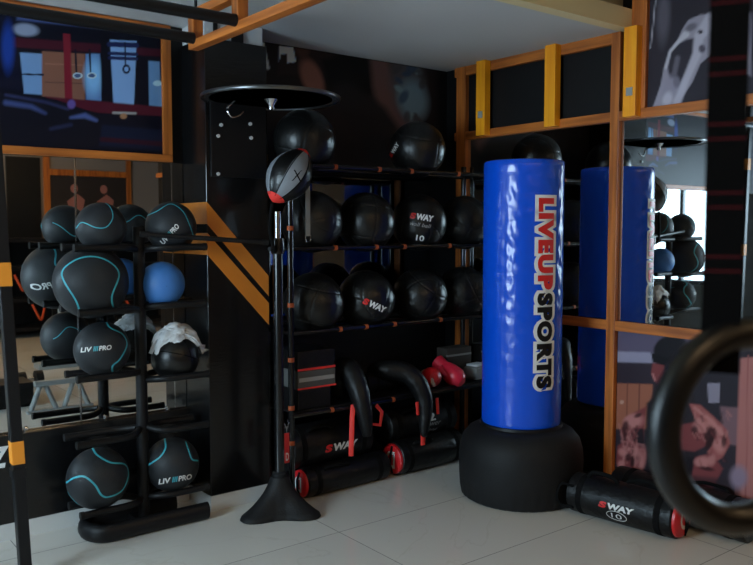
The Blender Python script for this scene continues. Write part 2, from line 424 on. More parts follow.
# wooden ladder truss and the pull-up pipes
TX = 1.48
tr = thing('wooden_truss', (TX, 2.6, 2.12), 'wooden ladder truss under the ceiling that the black pipes run into', 'wooden truss')
Y0, Y1 = 1.3, 3.13
for z in (2.112, 2.235): MB().box((TX-.022, Y0, z), (TX+.022, Y1, z+.034), .003).build('rail', 'wood_y', tr, smooth=False)
for y in (Y0, 1.75, 2.24, 2.70, Y1-.05): MB().box((TX-.022, y, 2.146), (TX+.022, y+.05, 2.235), .002).build('rung', 'wood_z', tr, smooth=False)
for y in (2.72, 3.10): MB().tube([(TX, y, 2.269), (TX, y, ZC)], .006).build('hanger_rod', 'black_metal', tr)
def pipe(y, lab):
    t = thing('pull_up_pipe', (.8, y, 2.15), lab, 'pull-up bar')
    MB().tube([(XL, y, 2.15), (TX-.023, y, 2.15)], .022, 16).build('tube', 'black_metal', t)
    MB().tube([(TX-.034, y, 2.15), (TX-.0225, y, 2.15)], .0235, 16).build('end_flange', 'black_metal', t)
pipe(3.08, 'lower black pull-up pipe that crosses the gym picture, joined to the end of the truss')
pipe(2.72, 'upper black pull-up pipe, second from the gym picture')
pipe(2.26, 'short visible end of a black pull-up pipe at the top edge near the truss')

# rig upright on the left with the orange tape
UX, UY = .785, 3.24
def lean(v): return (v[0]-.075*(v[2]/2.0-.1), v[1], v[2])
up = thing('rig_upright', (UX, UY, 0), 'slim black rig upright wrapped with orange tape, leaning slightly', 'upright')
MB().box((UX-.022, UY-.022, .012), (UX+.022, UY+.022, ZC), .004).move(lean).build('post', 'black_metal', up, smooth=False)
MB().box((UX-.06, UY-.06, 0), (UX+.07, UY+.06, .012), .003).build('foot_plate', 'black_metal', up, smooth=False)
for py in (93, 274, 453):
    z = P(10, py, y=UY).z
    MB().box((UX-.0235, UY-.0235, z-.045), (UX+.0235, UY+.0235, z+.045), .003).move(lean).build('tape_band', 'tape', up, smooth=False)
MB().box((UX-.026, UY-.026, .42), (UX+.026, UY+.026, .455), .003).move(lean).build('collar', 'black_metal', up, smooth=False)

# low ridged step near the camera, below the frame, seen in the mirror
bx = thing('aerobic_step', (1.45, .9, 0), 'low black step with ridged sides, seen at the mirror edge', 'step')
MB().box((1.25, .75, .02), (1.68, 1.05, .19), .01).build('body', 'black_metal', bx, smooth=False)
rb = MB()
for i in range(5): rb.box((1.26, 1.05, .04+i*.03), (1.67, 1.056, .055+i*.03), .002)
rb.build('ridges', 'rubber', bx, smooth=False)
MB().box((1.27, .77, 0), (1.66, 1.03, .02)).build('foot', 'rubber', bx, smooth=False)

# ================================================================== POSTERS
def gym_art(a):
    a.fill((10, 12, 26))
    a.poly([(60, 20), (360, 55), (355, 100), (60, 70)], (64, 80, 128), 12); a.ell(90, 105, 45, 22, (130, 140, 165), .5, .1)
    a.poly([(30, 130), (580, 175), (580, 200), (30, 165)], (60, 16, 32), 8)
    a.poly([(70, 185), (150, 190), (150, 335), (85, 330)], (104, 138, 182), 4)
    a.poly([(148, 180), (300, 190), (300, 360), (148, 340)], (120, 80, 66), 4)
    a.line([(160, 225), (290, 230)], 2, (140, 95, 80), 3); a.line([(160, 290), (290, 295)], 2, (92, 60, 52), 3)
    a.line([(80, 262), (152, 264)], 3, (20, 25, 45), 2)
    a.poly([(302, 190), (352, 190), (358, 356), (304, 352)], (84, 118, 170), 4); a.ell(330, 270, 30, 60, (120, 170, 215), .9)
    a.poly([(222, 118), (248, 120), (256, 365), (230, 362)], (112, 26, 42), 3)
    a.poly([(354, 90), (392, 90), (400, 380), (360, 375)], (12, 12, 24), 3)
    a.poly([(388, 140), (482, 145), (472, 398), (402, 396)], (120, 156, 205), 3)
    for y in (156, 188, 204): a.line([(386, y), (482, y+4)], 6 if y > 160 else 9, (28, 36, 78), 3)
    a.line([(441, 150), (443, 230)], 2.5, (20, 24, 50), 2)
    for r, c in ((17, (24, 28, 54)), (9, (120, 156, 205))): a.ell(446, 244, r*.8, r, c, .15)
    a.poly([(524, 215), (575, 218), (575, 378), (526, 372)], (96, 136, 182), 5); a.line([(566, 210), (568, 290)], 2.5, (20, 24, 50), 2)
    a.ell(556, 294, 16, 10, (160, 200, 220), .3)
    a.poly([(160, 340), (580, 378), (580, 410), (350, 398), (180, 366)], (74, 20, 36), 6)
    a.line([(400, 398), (478, 400)], 4, (150, 150, 150), 4); a.ell(436, 410, 12, 10, (150, 110, 80), .4)
    a.poly([(0, 318), (200, 352), (340, 400), (362, 470), (330, 520), (0, 520)], (13, 14, 26), 5)
    a.line([(20, 362), (110, 376), (160, 400)], [9, 8, 4], (54, 66, 112), 12); a.line([(20, 335), (160, 360), (240, 385)], 4, (44, 48, 84), 10)
    a.line([(250, 415), (300, 408), (340, 425)], [4, 9, 5], (70, 84, 136), 10); a.line([(180, 455), (250, 440)], 6, (34, 38, 66), 10)
    a.poly([(360, 440), (580, 460), (580, 530), (350, 515)], (16, 24, 46), 10); a.line([(360, 492), (570, 508)], 8, (48, 16, 30), 8)
    a.ell(252, 368, 14, 16, (92, 74, 140), .5)
    for x in (272, 322):
        a.line([(x-6, 175), (x-2, 258)], 3, (16, 18, 36), 2); a.ell(x+2, 267, 17, 11, (176, 196, 208), .2); a.ell(x+2, 267, 12, 7, (60, 80, 120), .2)
    a.ell(28, 165, 22, 80, (22, 64, 160), .8); a.poly([(0, 60), (48, 60), (76, 320), (0, 310)], (12, 16, 44), 12, .35)
    a.poly([(508, 75), (580, 85), (580, 120), (510, 112)], (40, 60, 130), 8)
gp = thing('framed_picture', (1.2, YB, 1.70), 'large wood-framed picture of a dark gym with hanging rings above the mirror', 'picture')
GX0, GX1, GZ0, GZ1 = .10, 1.648, 1.699, ZC-.005
for (lo, hi, m) in (((GX0, YB-.03, GZ0), (GX1, YB, GZ0+.036), 'wood_x'), ((GX0, YB-.03, GZ1-.03), (GX1, YB, GZ1), 'wood_x'),
                    ((GX0, YB-.03, GZ0+.036), (GX0+.045, YB, GZ1-.03), 'wood_z'), ((GX1-.045, YB-.03, GZ0+.036), (GX1, YB, GZ1-.03), 'wood_z')):
    MB().box(lo, hi, .003).build('frame', m, gp, smooth=False)
poster('print', (GX0+.045, YB-.012, GZ0+.036), (GX1-GX0-.09, 0, 0), (0, 0, GZ1-GZ0-.066), 300, 130, gym_art, gp, (0, 0, 3.53), 1.15)

def dark_art(a):
    a.fill((17, 14, 15))
    a.poly([(278, 40), (345, 40), (345, 75), (278, 75)], (26, 20, 20), 5)
    a.poly([(279, 46), (293, 47), (296, 62), (287, 63), (287, 54), (281, 54), (279, 62)], (150, 178, 215), 1)
    a.line([(262, 40), (264, 50), (268, 68)], 1.6, (150, 160, 170), 1)
    a.ell(312, 78, 10, 20, (92, 62, 54), .5, -.4); a.ell(303, 48, 7, 10, (52, 36, 32), .6)
    a.poly([(322, 60), (352, 50), (376, 66), (372, 96), (330, 100)], (6, 6, 7), 6)
    a.ell(355, 55, 20, 14, (5, 5, 6), .4)
    a.line([(378, 55), (384, 84), (400, 132)], [8, 11, 16], (62, 44, 42), 8)
    a.line([(345, 96), (372, 120), (388, 150)], [14, 18, 22], (14, 13, 15), 8)
    a.ell(408, 86, 17, 34, (46, 44, 46), .6, -.15); a.ell(413, 100, 14, 20, (66, 82, 90), .7, -.2)
    for k in range(16):
        a.ell(396+random.random()*32, 66+random.random()*54, 2+random.random()*4, 2+random.random()*6, random.choice([(72, 88, 92), (38, 36, 38), (26, 40, 56)]), .6, random.random(), .8)
    a.poly([(436, 60), (446, 62), (446, 170), (436, 170)], (12, 11, 12), 4)
dp = thing('wall_poster', (2.9, YB, 1.75), 'dark brown poster of a tattooed figure above the black wall ball rack', 'poster')
poster('print', (2.05, YB-.004, 1.70), (XR-2.12, 0, 0), (0, 0, ZC-1.705), 170, 90, dark_art, dp, (0, 0, 1), 3.0)
MB().box((2.05, YB-.003, 1.70), (XR-.07, YB-.0005, ZC-.005)).build('backing', 'dark_wall', dp, smooth=False)

def back_art(a):
    a.fill((50, 46, 55))
    a.ell(390, 60, 22, 90, (92, 88, 100), .9, .05); a.line([(362, 0), (352, 100), (344, 170)], 2, (170, 168, 180), 3)
    a.poly([(456, 104), (478, 70), (520, 52), (620, 40), (700, 44), (700, 270), (620, 230), (560, 190), (520, 225), (492, 290), (452, 350), (424, 380), (352, 380), (380, 300), (392, 235), (410, 175), (440, 140)], (156, 150, 166), 5)
    a.poly([(420, 165), (470, 140), (506, 132), (494, 200), (478, 240), (446, 300), (414, 285), (404, 240)], (54, 50, 60), 9)
    a.line([(398, 240), (414, 182), (444, 146), (470, 120)], [4, 4, 6, 12], (196, 192, 204), 5)
    a.line([(560, 70), (515, 130), (508, 190), (470, 280), (438, 360)], [26, 17, 15, 12, 14], (184, 178, 194), 10)
    a.ell(488, 96, 22, 12, (110, 105, 118), .7, -.5); a.ell(526, 172, 12, 14, (84, 78, 92), .6); a.ell(520, 112, 9, 7, (60, 56, 66), .6)
    a.ell(412, 310, 26, 42, (150, 144, 162), .7, .3); a.ell(404, 350, 16, 26, (186, 180, 196), .7, .3); a.ell(436, 290, 12, 20, (120, 114, 130), .7)
    a.line([(440, 205), (428, 262)], 9, (104, 99, 112), 8); a.ell(640, 110, 50, 80, (120, 114, 130), .8); a.line([(600, 60), (640, 200)], 6, (96, 92, 104), 8)
bp = thing('wall_poster', (XR, 1.0, 1.99), 'black and white poster of a bare muscular back behind the hanging strap', 'poster')
poster('print', (XR-.004, 2.315, 1.965), (0, -2.5, 0), (0, 0, ZT-1.965), 300, 110, back_art, bp, (553, 0, 3.53), 1.0)
MB().box((XR-.003, -.185, 1.965), (XR-.0005, 2.315, ZT)).build('backing', 'dark_wall', bp, smooth=False)

def build_art(a):
    sk, hi, sh = (134, 66, 68), (200, 130, 126), (52, 24, 28)
    a.fill((52, 43, 52))
    a.poly([(215, 60), (520, 90), (520, 160), (215, 150)], (104, 94, 118), 8); a.poly([(215, 146), (360, 150), (360, 188), (215, 184)], (164, 158, 182), 7)
    a.poly([(215, 186), (360, 190), (360, 262), (215, 258)], (56, 46, 56), 6)
    a.poly([(215, 258), (352, 262), (350, 420), (215, 420)], (170, 104, 82), 5)
    for x in (262, 305): a.line([(x, 262), (x-4, 420)], 1.6, (120, 68, 58), 2)
    a.ell(243, 325, 7, 7, (205, 160, 140), .5)
    a.poly([(470, 150), (665, 165), (655, 420), (470, 420)], (46, 40, 49), 8); a.poly([(545, 258), (590, 258), (586, 328), (548, 328)], (150, 142, 160), 4)
    a.poly([(590, 340), (660, 345), (655, 480), (600, 470)], (128, 96, 104), 8)
    a.poly([(660, 170), (900, 150), (900, 720), (640, 690)], (182, 116, 112), 6)
    for x in (690, 735, 790): a.line([(x, 160), (x-12, 700)], 2, (150, 88, 86), 4)
    a.poly([(330, 330), (420, 250), (500, 300), (520, 480), (470, 640), (330, 640)], (44, 36, 42), 8)     # shirt
    a.ell(420, 150, 66, 60, (32, 28, 34), .12); a.poly([(346, 150), (400, 168), (470, 175), (470, 200), (352, 186)], (24, 21, 26), 4)
    a.poly([(352, 186), (392, 196), (396, 250), (368, 262), (352, 240), (346, 222)], sk, 5); a.line([(352, 226), (360, 248)], 3, hi, 4)
    a.poly([(330, 340), (290, 360), (250, 385), (240, 430), (260, 470), (318, 460)], sk, 8); a.ell(284, 395, 34, 24, hi, .8, -.4); a.ell(280, 440, 30, 22, sh, .7)
    a.poly([(262, 420), (318, 418), (322, 470), (270, 470)], (44, 34, 40), 6)
    a.poly([(228, 480), (258, 455), (300, 470), (318, 500), (300, 560), (240, 570), (222, 540)], sk, 6); a.ell(262, 500, 26, 20, hi, .8); a.ell(285, 530, 10, 26, sh, .6, .3)
    a.ell(310, 530, 18, 50, (176, 108, 106), .5, .2)
    for k in range(26):
        a.line([(232+random.random()*80, 375+random.random()*180), (240+random.random()*80, 390+random.random()*180)], 2+random.random()*3, random.choice([hi, sh, sk]), 6, .6)
    a.poly([(430, 410), (500, 395), (540, 400), (560, 470), (500, 500), (430, 490)], sk, 8)
    a.poly([(480, 330), (520, 335), (566, 375), (612, 420), (626, 470), (600, 520), (560, 545), (545, 500), (575, 455), (540, 415), (500, 380)], (166, 92, 90), 6)
    a.ell(575, 440, 32, 50, (150, 80, 80), .6, -.5); a.line([(500, 345), (560, 392), (600, 440)], [5, 8, 6], hi, 10); a.ell(522, 415, 26, 18, hi, .8, .3); a.ell(590, 480, 18, 26, hi, .8)
    a.ell(555, 465, 12, 30, sh, .6, .5); a.poly([(500, 520), (560, 505), (600, 560), (560, 640), (480, 640)], sk, 8); a.ell(530, 535, 24, 18, hi, .8); a.poly([(450, 520), (500, 520), (490, 580), (450, 600)], (36, 28, 34), 6)
    for (cx, cy, rx, ry, an, cl) in ((520, 395, 20, 13, .4, hi), (556, 402, 17, 12, .5, hi), (586, 428, 13, 18, .2, hi), (560, 432, 14, 22, -.3, sh), (604, 462, 9, 22, .1, sh), (578, 470, 12, 20, .3, hi),
                                     (545, 445, 9, 18, .2, sh), (520, 540, 22, 14, .3, hi), (560, 530, 14, 20, .2, hi), (542, 560, 26, 7, .2, sh), (500, 425, 12, 16, 0, sh), (470, 440, 26, 14, .1, sk),
                                     (270, 380, 22, 9, -.5, hi), (300, 372, 14, 7, -.4, sh), (256, 410, 10, 18, .2, sh), (246, 500, 14, 12, 0, hi), (266, 520, 12, 14, .3, sh), (240, 545, 12, 14, 0, hi), (292, 500, 8, 22, .2, hi), (312, 545, 7, 24, .1, hi)):
        a.ell(cx, cy, rx, ry, cl, .75, an, .85)
    for k in range(30):
        x, y = 490+random.random()*125, 350+random.random()*190
        a.line([(x, y), (x+14-random.random()*20, y+18)], 2+random.random()*3, random.choice([hi, sh, sk]), 6, .5)
    a.poly([(215, 560), (660, 600), (660, 720), (215, 720)], (52, 40, 46), 16, .7); a.ell(655, 590, 30, 40, (150, 130, 150), .7)
lp = thing('wall_poster', (XR, 1.0, .0), 'reddish poster of a flexing bodybuilder in a black cap behind the hanging ring', 'poster')
poster('print', (XR-.004, YP-.03, .09), (0, -2.64, 0), (0, 0, .76), 340, 110, build_art, lp, (553, 310, 3.53), .82)
MB().box((XR-.003, YP-2.67, .09), (XR-.0005, YP-.03, .85)).build('backing', 'dark_wall', lp, smooth=False)

# ================================================================== LEFT BALL RACK
RX, RY = 1.376, 3.50
def arm_pair(mb_list, side, z, d, L, dz=0.0):
    out = []
    for s in (-1, 1):
        p0 = Vector((RX+side*.02, RY+s*.012, z+dz)); p1 = Vector((RX+side*.085, RY+s*d*.9, z)); p2 = Vector((RX+side*L, RY+s*d, z))
        pts = []
        for k in range(7):
            t = k/6; pts.append(p0*(1-t)**2+(p1+Vector((-side*.035, 0, 0)))*2*t*(1-t)+(p1+Vector((side*.03, s*d*.1, 0)))*t*t)
        pts.append(p2); out.append(pts)
    return out
rack = thing('ball_rack', (RX, RY, 0), 'black single-post rack holding charcoal balls with teal lines and a blue ball', 'ball rack')
MB().tube([(RX, RY, .03), (RX, RY, 1.385)], .026, 20).build('post', 'black_metal', rack)
pts = [(1.655, 3.42, .043)]+[(1.20, 3.42, .043)]
for k in range(1, 12):
    a = -PI/2-PI*k/12; pts.append((1.20+.10*math.cos(a)*.85, 3.52+.10*math.sin(a), .043))
pts += [(1.20, 3.62, .043), (1.58, 3.62, .043)]
MB().tube(pts, .043, 16, flat=(.95, .66)).build('base_loop', 'black_metal', rack)
MB().box((RX-.04, 3.43, .02), (RX+.04, 3.61, .05), .004).build('base_plate', 'black_metal', rack, smooth=False)
TR = .0155
ball_specs = []                                     # name, side, pixel x, y, radius
tiers = [  # z from the ball in it: (side, px, py, r, d)
    (-1, 101, 227, .107, .085), (1, 171, 227, .116, .095),
    (-1, 91, 282, .158, .125), (1, 162, 284, .103, .075),
    (-1, 102, 349, .120, .080), (1, 175, 357, .111, .100),
    (-1, 98, 478, .134, .080), (1, 172, 464, .125, .080)]
placed = []
for (s, px, py, r, d) in tiers:
    c = P(px, py, y=RY); za = c.z-math.sqrt((r+TR)**2-d*d)
    for pts in arm_pair(None, s, za, d, .30 if s < 0 else .27, -.01):
        a = MB().tube(pts, TR, 12).build('cradle_arm', 'black_metal', rack)
        MB().tube([pts[-1]-Vector((s*.002, 0, 0)), pts[-1]+Vector((s*.014, 0, 0))], TR*1.12, 12).build('end_cap', 'rubber', a)
    placed.append((c, r))
for s, z in ((-1, P(100, 437, y=RY).z), (1, P(165, 426, y=RY).z)):
    for pts in arm_pair(None, s, z, .085, .31 if s < 0 else .27, .012):
        a = MB().tube(pts, TR, 12).build('cradle_arm', 'black_metal', rack)
        MB().tube([pts[-1]-Vector((s*.002, 0, 0)), pts[-1]+Vector((s*.014, 0, 0))], TR*1.12, 12).build('end_cap', 'rubber', a)

# medicine balls: unit-sphere directions, x to the camera's right, y towards the camera, z up
def facing(c):
    """rotation whose local -y points from the ball to the camera and x to the picture's right"""
    f = Vector((c.x, c.y, c.z-CAMZ)).normalized(); r = f.cross(Vector((0, 0, 1))).normalized(); u = r.cross(f)
    return Matrix((r, f, u)).transposed()
def sph(az, el, r): return Vector((math.sin(az)*math.cos(el), -math.cos(az)*math.cos(el), math.sin(el)))*r
def smooth_path(ctrl, n=10, closed=False):
    pts = []; m = len(ctrl); C = [Vector(c) for c in ctrl]
    rng = range(m if closed else m-1)
    for i in rng:
        p0 = C[(i-1) % m] if (closed or i) else C[0]*2-C[1]; p1, p2 = C[i], C[(i+1) % m]
        p3 = C[(i+2) % m] if (closed or i < m-2) else C[m-1]*2-C[m-2]
        for k in range(n):
            t = k/n; pts.append(.5*((2*p1)+(p2-p0)*t+(2*p0-5*p1+4*p2-p3)*t*t+(3*p1-p0-3*p2+p3)*t**3))
    if not closed: pts.append(C[-1])
    return pts
def med_ball(c, r, label, stripes, logo=None, mat_name='ball_rubber', group='balls on the single-post rack', w=.0046):
    t = thing('medicine_ball', c, label, 'medicine ball', group)
    F = facing(c)
    def dim(v): return v
    body = MB().sphere((0, 0, 0), r, 5); body.build('body', mat_name, t, world=False)
    for st in stripes:
        ctrl = [Vector((x, 0, y)) for x, y in st[0]] if isinstance(st[0], list) else st
        closed = len(st) > 1 and st[1] == 'closed'
        back = len(st) > 1 and st[1] == 'back'
        pp = smooth_path([Vector((x, y, 0)) for x, y in st[0]], 8, closed)
        P3 = []
        for q in pp:
            m2 = min(q.x*q.x+q.y*q.y, .985); P3.append(F @ (Vector((q.x, (1 if back else -1)*math.sqrt(1-m2), q.y)).normalized()*(r+.0002)))
        MB().tube(P3, w, 6, closed=closed, flat=(.5, 1)).move(lambda v: v.normalized()*min(v.length, r+.0012) if v.length > r else v).build('stripe', 'teal', t, world=False)
    if logo:
        lx, ly, lw, lh, rot, side = logo
        def f(u, v):
            a, b = (u-.5)*lw, (v-.5)*lh; x = lx+a*math.cos(rot)-b*math.sin(rot); y = ly+a*math.sin(rot)+b*math.cos(rot)
            q = math.sqrt(max(.01, 1-min(.97, x*x+y*y)))
            return F @ (Vector((x*side, -q*side, y)).normalized()*(r+.0012))
        letters('LIV', f, 'lettering', 'white_print', t, (0, 0, .38, 1), .03, .2, 6)
        letters('PRO', f, 'lettering', 'white_print', t, (.59, 0, 1, 1), .03, .2, 6)
        mb = MB()
        for k in range(3):
            x0 = .405+k*.055
            A = [f(x0+.03*(j/4)*1.2, j/4) for j in range(5)]; B = [f(x0+.034+.03*(j/4)*1.2, j/4) for j in range(5)]
            va = [mb.bm.verts.new(q) for q in A]; vb = [mb.bm.verts.new(q) for q in B]
            for j in range(4): mb.bm.faces.new((va[j], vb[j], vb[j+1], va[j+1]))
        mb.build('lettering', 'teal', t, world=False, smooth=False)
    return t
B = placed
med_ball(*B[0], 'charcoal ball with a wavy teal line across its top, on the highest arm',
         [([(-.95, -.05), (-.7, .18), (-.2, -.02), (.2, .0), (.45, .35), (.4, .75), (.2, .97)],), ([(-.9, .2), (-.2, -.4), (.6, -.2)], 'back')])
med_ball(*B[1], 'charcoal ball with slanted white lettering before the orange stripes',
         [([(-.88, .45), (-.5, .62), (0, .9), (.45, .62), (.7, .1), (.85, -.35)],), ([(-.8, .2), (-.2, .5), (.5, -.2)], 'back')], (-.06, -.28, .95, .2, math.radians(48), 1))
med_ball(*B[2], 'largest charcoal ball, with a teal bracket shape on its face',
         [([(-.28, -.9), (-.38, -.5), (-.72, .2), (-.45, .55), (0, .68), (.45, .55), (.72, .2), (.52, -.4), (.58, -.8)],), ([(-.3, .9), (-.5, .4), (.2, .3), (.6, .7)], 'back')],
         (.56, -.12, .85, .2, math.radians(-18), -1))
tblue = med_ball(*B[3], 'plain blue rubber ball on the middle arm, the only blue ball', [], None, 'blueball')
MB().sphere((0, 0, 0), .0015, 2).build('valve', 'rubber', tblue, world=False).location = facing(B[3][0]) @ (sph(.2, -.1, B[3][1]))
med_ball(*B[4], 'charcoal ball with level white lettering below the largest ball',
         [([(.18, .97), (.3, .75), (.72, .5), (.86, .1), (.6, -.4), (.35, -.62), (.35, -.92)],), ([(-.9, .1), (-.4, .6), (.3, .3), (.8, .6)], 'back')], (-.2, .02, 1.05, .17, math.radians(3), 1))
def plain_ball(c, r, label):
    t = thing('medicine_ball', c, label, 'medicine ball', 'balls on the single-post rack')
    MB().sphere((0, 0, 0), r, 5).build('body', 'leather', t, world=False)
    mb = MB()
    for ax in (Vector((.35, .2, 1)), Vector((1, .3, .1)), Vector((.2, 1, -.3))):
        ax.normalize(); u = ax.orthogonal().normalized(); v = ax.cross(u)
        mb.tube([(u*math.cos(2*PI*k/48)+v*math.sin(2*PI*k/48))*(r-.0004) for k in range(48)], .0022, 6, closed=True)
    mb.build('seam', 'nylon', t, world=False)
    return t
plain_ball(*B[5], 'black ball covered by a crumpled white plastic bag')
med_ball(*B[6], 'charcoal ball with looping teal lines just above the rack base',
         [([(-.15, .98), (0, .72), (.4, .45), (.85, .35), (.95, .0), (.75, -.45), (.35, -.62), (.1, -.55), (-.1, -.2), (-.4, .08), (-.7, .08), (-.97, -.05)],), ([(-.98, -.35), (-.6, -.8)],), ([(-.5, .5), (.2, .1), (.6, -.4)], 'back')])
med_ball(*B[7], 'charcoal ball with level white lettering near the floor, beside the post',
         [([(-.25, .95), (-.22, .6), (-.4, .3), (-.7, .1), (-.97, -.05)],), ([(.5, .8), (.6, .45), (.72, .12), (.95, .05)],), ([(-.7, .3), (.1, .4), (.6, -.2)], 'back')], (.1, -.55, 1.2, .19, math.radians(5), 1))

# crumpled white plastic bag over the black ball
c, r = B[5]
wb = MB().sphere((0, 0, 0), 1, 5)
def crump(v):
    n = noise.noise(v*2.3)*.30+noise.noise(v*6)*.16+noise.noise(v*13)*.07
    x, y, z = v*(1+n)
    if x > .4: z += .5*(x-.4); x *= 1.15
    if x < -.4: z += .9*(-.4-x)
    q = Vector((x*.112, y*.072, z*.042+.016))
    base = math.sqrt(max(0, (r+.003)**2-min(q.x*q.x+q.y*q.y, (r+.003)**2)))
    return Vector((c.x+q.x+.004, c.y+q.y-.01, c.z+max(base, base*.9+q.z)))
wb.move(crump)
tag(wb.build('plastic_bag', 'white_cloth', angle=60), 'crumpled white plastic bag lying on top of a black ball', 'plastic bag')

# long thin bar from the rack to the reflex stand
b0, b1 = P(140, 234, y=3.40), P(268, 242.5, y=3.30)
lb = thing('training_stick', b0, 'thin black stick reaching from the ball rack to the reflex ball stand', 'stick')
MB().tube([b0, b0.lerp(b1, .5), b1], .011, 12).build('shaft', 'black_metal', lb)
for a, q in ((b0, b0.lerp(b1, .06)), (b1, b1.lerp(b0, .05))): MB().tube([a, q], .0135, 12).build('end_grip', 'rubber', lb)

# ================================================================== WALL BALL RACK
QX0, QX1, QY, QD = 2.075, 3.46, 3.45, .110
qr = thing('wall_ball_rack', ((QX0+QX1)/2, QY, 0), 'wide black tube rack of wall balls with sandbags below, beside the blue bag', 'ball rack')
for x in (QX0, QX1):
    for s in (-1, 1):
        MB().tube([(x, QY+s*QD, .0), (x, QY+s*QD, 1.705 if s < 0 else 1.75)], .0155, 14).build('upright', 'black_gloss', qr)
rows = [1.686, 1.277, .858]
for z in rows:
    for s in (-1, 1): MB().tube([(QX0, QY+s*QD, z), (QX1, QY+s*QD, z)], .012, 12).build('rail', 'black_gloss', qr)
    for x in (QX0, QX1): MB().tube([(x, QY-QD, z), (x, QY+QD, z)], .011, 10).build('cross_tube', 'black_gloss', qr)
ZS = .468
for z in (ZS-.02,):
    for s in (-1, 1): MB().tube([(QX0, QY+s*QD*1.12, z), (QX1, QY+s*QD*1.12, z)], .012, 12).build('rail', 'black_gloss', qr)
MB().box((QX0+.01, QY-QD*1.1, ZS-.011), (QX1-.01, QY+QD*1.1, ZS), .002).build('shelf_plate', 'black_metal', qr, smooth=False)
for (px, py) in ((335, 164), (379, 168), (411, 168), (458, 170), (335, 249), (376, 247), (404, 247), (449, 246), (366, 333), (394, 331), (440, 326), (340, 335), (330, 421), (391, 404)):
    z = min(rows+[ZS-.02], key=lambda q: abs(proj(*P(px, py, y=QY-QD))[1]-proj(P(px, py, y=QY-QD).x, QY-QD, q)[1]))
    x = P(px, py, y=QY-QD).x; yy = QY-QD*(1.12 if z < .5 else 1)
    MB().tube([(x-.010, yy, z), (x+.010, yy, z)], .0138, 12).build('rubber_pad', 'pad_orange', qr)
for (px, py) in ((288, 228), (290, 305), (288, 360), (289, 408), (290, 443)):
    z = P(px, py, y=QY-QD).z
    MB().tube([(QX0, QY-QD, z-.012), (QX0, QY-QD, z+.010)], .0163, 12).build('rubber_pad', 'pad_orange', qr)

# wall balls
WR = .160
def wall_ball_body():
    mb = MB().sphere((0, 0, 0), WR, 6)
    planes = [Vector(a).normalized() for a in ((1, 0, 0), (0, 0, 1), (0, 1, 0))]
    def f(v):
        n = v.normalized(); d = min(abs(n.dot(p)-k) for p in planes for k in ((0,) if p.x else (-.52, .52)))
        t = max(0, 1-d/.022); puff = 1+.010*min(1, d/.3)
        return n*WR*(puff-.010-.016*t*t*(3-2*t))
    mb.move(f); return mb
wb_mesh = wall_ball_body()
proto = thing('wall_ball', (0, 0, 0), 'x', 'wall ball')
wb0 = wb_mesh.build('body', 'leather', proto, world=False)
first = [True]
def wall_ball(px, z, label, rot, logo=None):
    x = P(px, 228, y=QY).x; c = Vector((x, QY, z))
    t = proto if first[0] else copy_tree(proto); first[0] = False
    t.location = c; tag(t, label, 'wall ball', 'black wall balls on the tube rack')
    body = [o for o in t.children if o.name.startswith('body')][0]
    body.rotation_euler = rot
    return t, c
def ball_logo(t, c, lx, ly, lw, rot, extra=None, h=.2):
    F = facing(c)
    def mk(lx, ly, lw, lh):
        def f(u, v):
            a, b = (u-.5)*lw, (v-.5)*lh; x = lx+a*math.cos(rot)-b*math.sin(rot); y = ly+a*math.sin(rot)+b*math.cos(rot)
            return F @ (Vector((x, -math.sqrt(max(.02, 1-x*x-y*y)), y)).normalized()*(WR+.0012))
        return f
    letters('S', mk(lx, ly, lw, lw*.26), 'lettering', 'red_print', t, (0, 0, .24, 1), .06, .1, 6)
    letters('WAY', mk(lx, ly, lw, lw*.26), 'lettering', 'white_print', t, (.27, 0, 1, 1), .05, .1, 8)
    if extra:
        letters('wall ball', mk(lx-.05, ly-.26, lw*.9, lw*.16), 'lettering', 'grey_print', t, (0, 0, 1, 1), .0, .2, 6)
        letters(extra, mk(lx-.06, ly-.72, lw*.34, lw*.24), 'lettering', 'white_print', t, (0, 0, 1, 1), .02, 0, 4)
zr = [q+.1325 for q in rows]
specs = [(305, zr[0], 'black wall ball on the top rail, half hidden behind the reflex ball', (.3, .2, .5)),
         (417, zr[0], 'black wall ball on the top rail with a logo at its edge', (.1, -.3, 1.1)),
         (312, zr[1], 'black wall ball behind the grey hanging strap on the upper rail', (.9, .1, .2)),
         (366, zr[1], 'black wall ball between the grey strap and the ball with the level logo', (0, .1, -.3)),
         (419, zr[1], 'black wall ball with the level red and white logo on its face', (.2, .6, .9)),
         (463, zr[1], 'black wall ball on the upper rail, partly behind the blue bag', (.7, -.4, .3)),
         (313, zr[2], 'black wall ball on the lower rail, beside the reflex stand pole', (.2, .1, .4)),
         (366, zr[2], 'black wall ball with a slanted red and white logo on the lower rail', (-.3, .6, .1)),
         (420, zr[2], 'plain black wall ball on the lower rail, next to the slanted logo', (.4, .5, -.2)),
         (463, zr[2], 'black wall ball on the lower rail, partly behind the blue bag', (1.1, .2, .6))]
wbs = []
for s in specs: wbs.append(wall_ball(*s))
ball_logo(*wbs[1], -.80, .0, .55, math.radians(58))
ball_logo(*wbs[4], .1, .18, .82, math.radians(-9), '10')
ball_logo(*wbs[7], .28, -.20, .82, math.radians(-24))

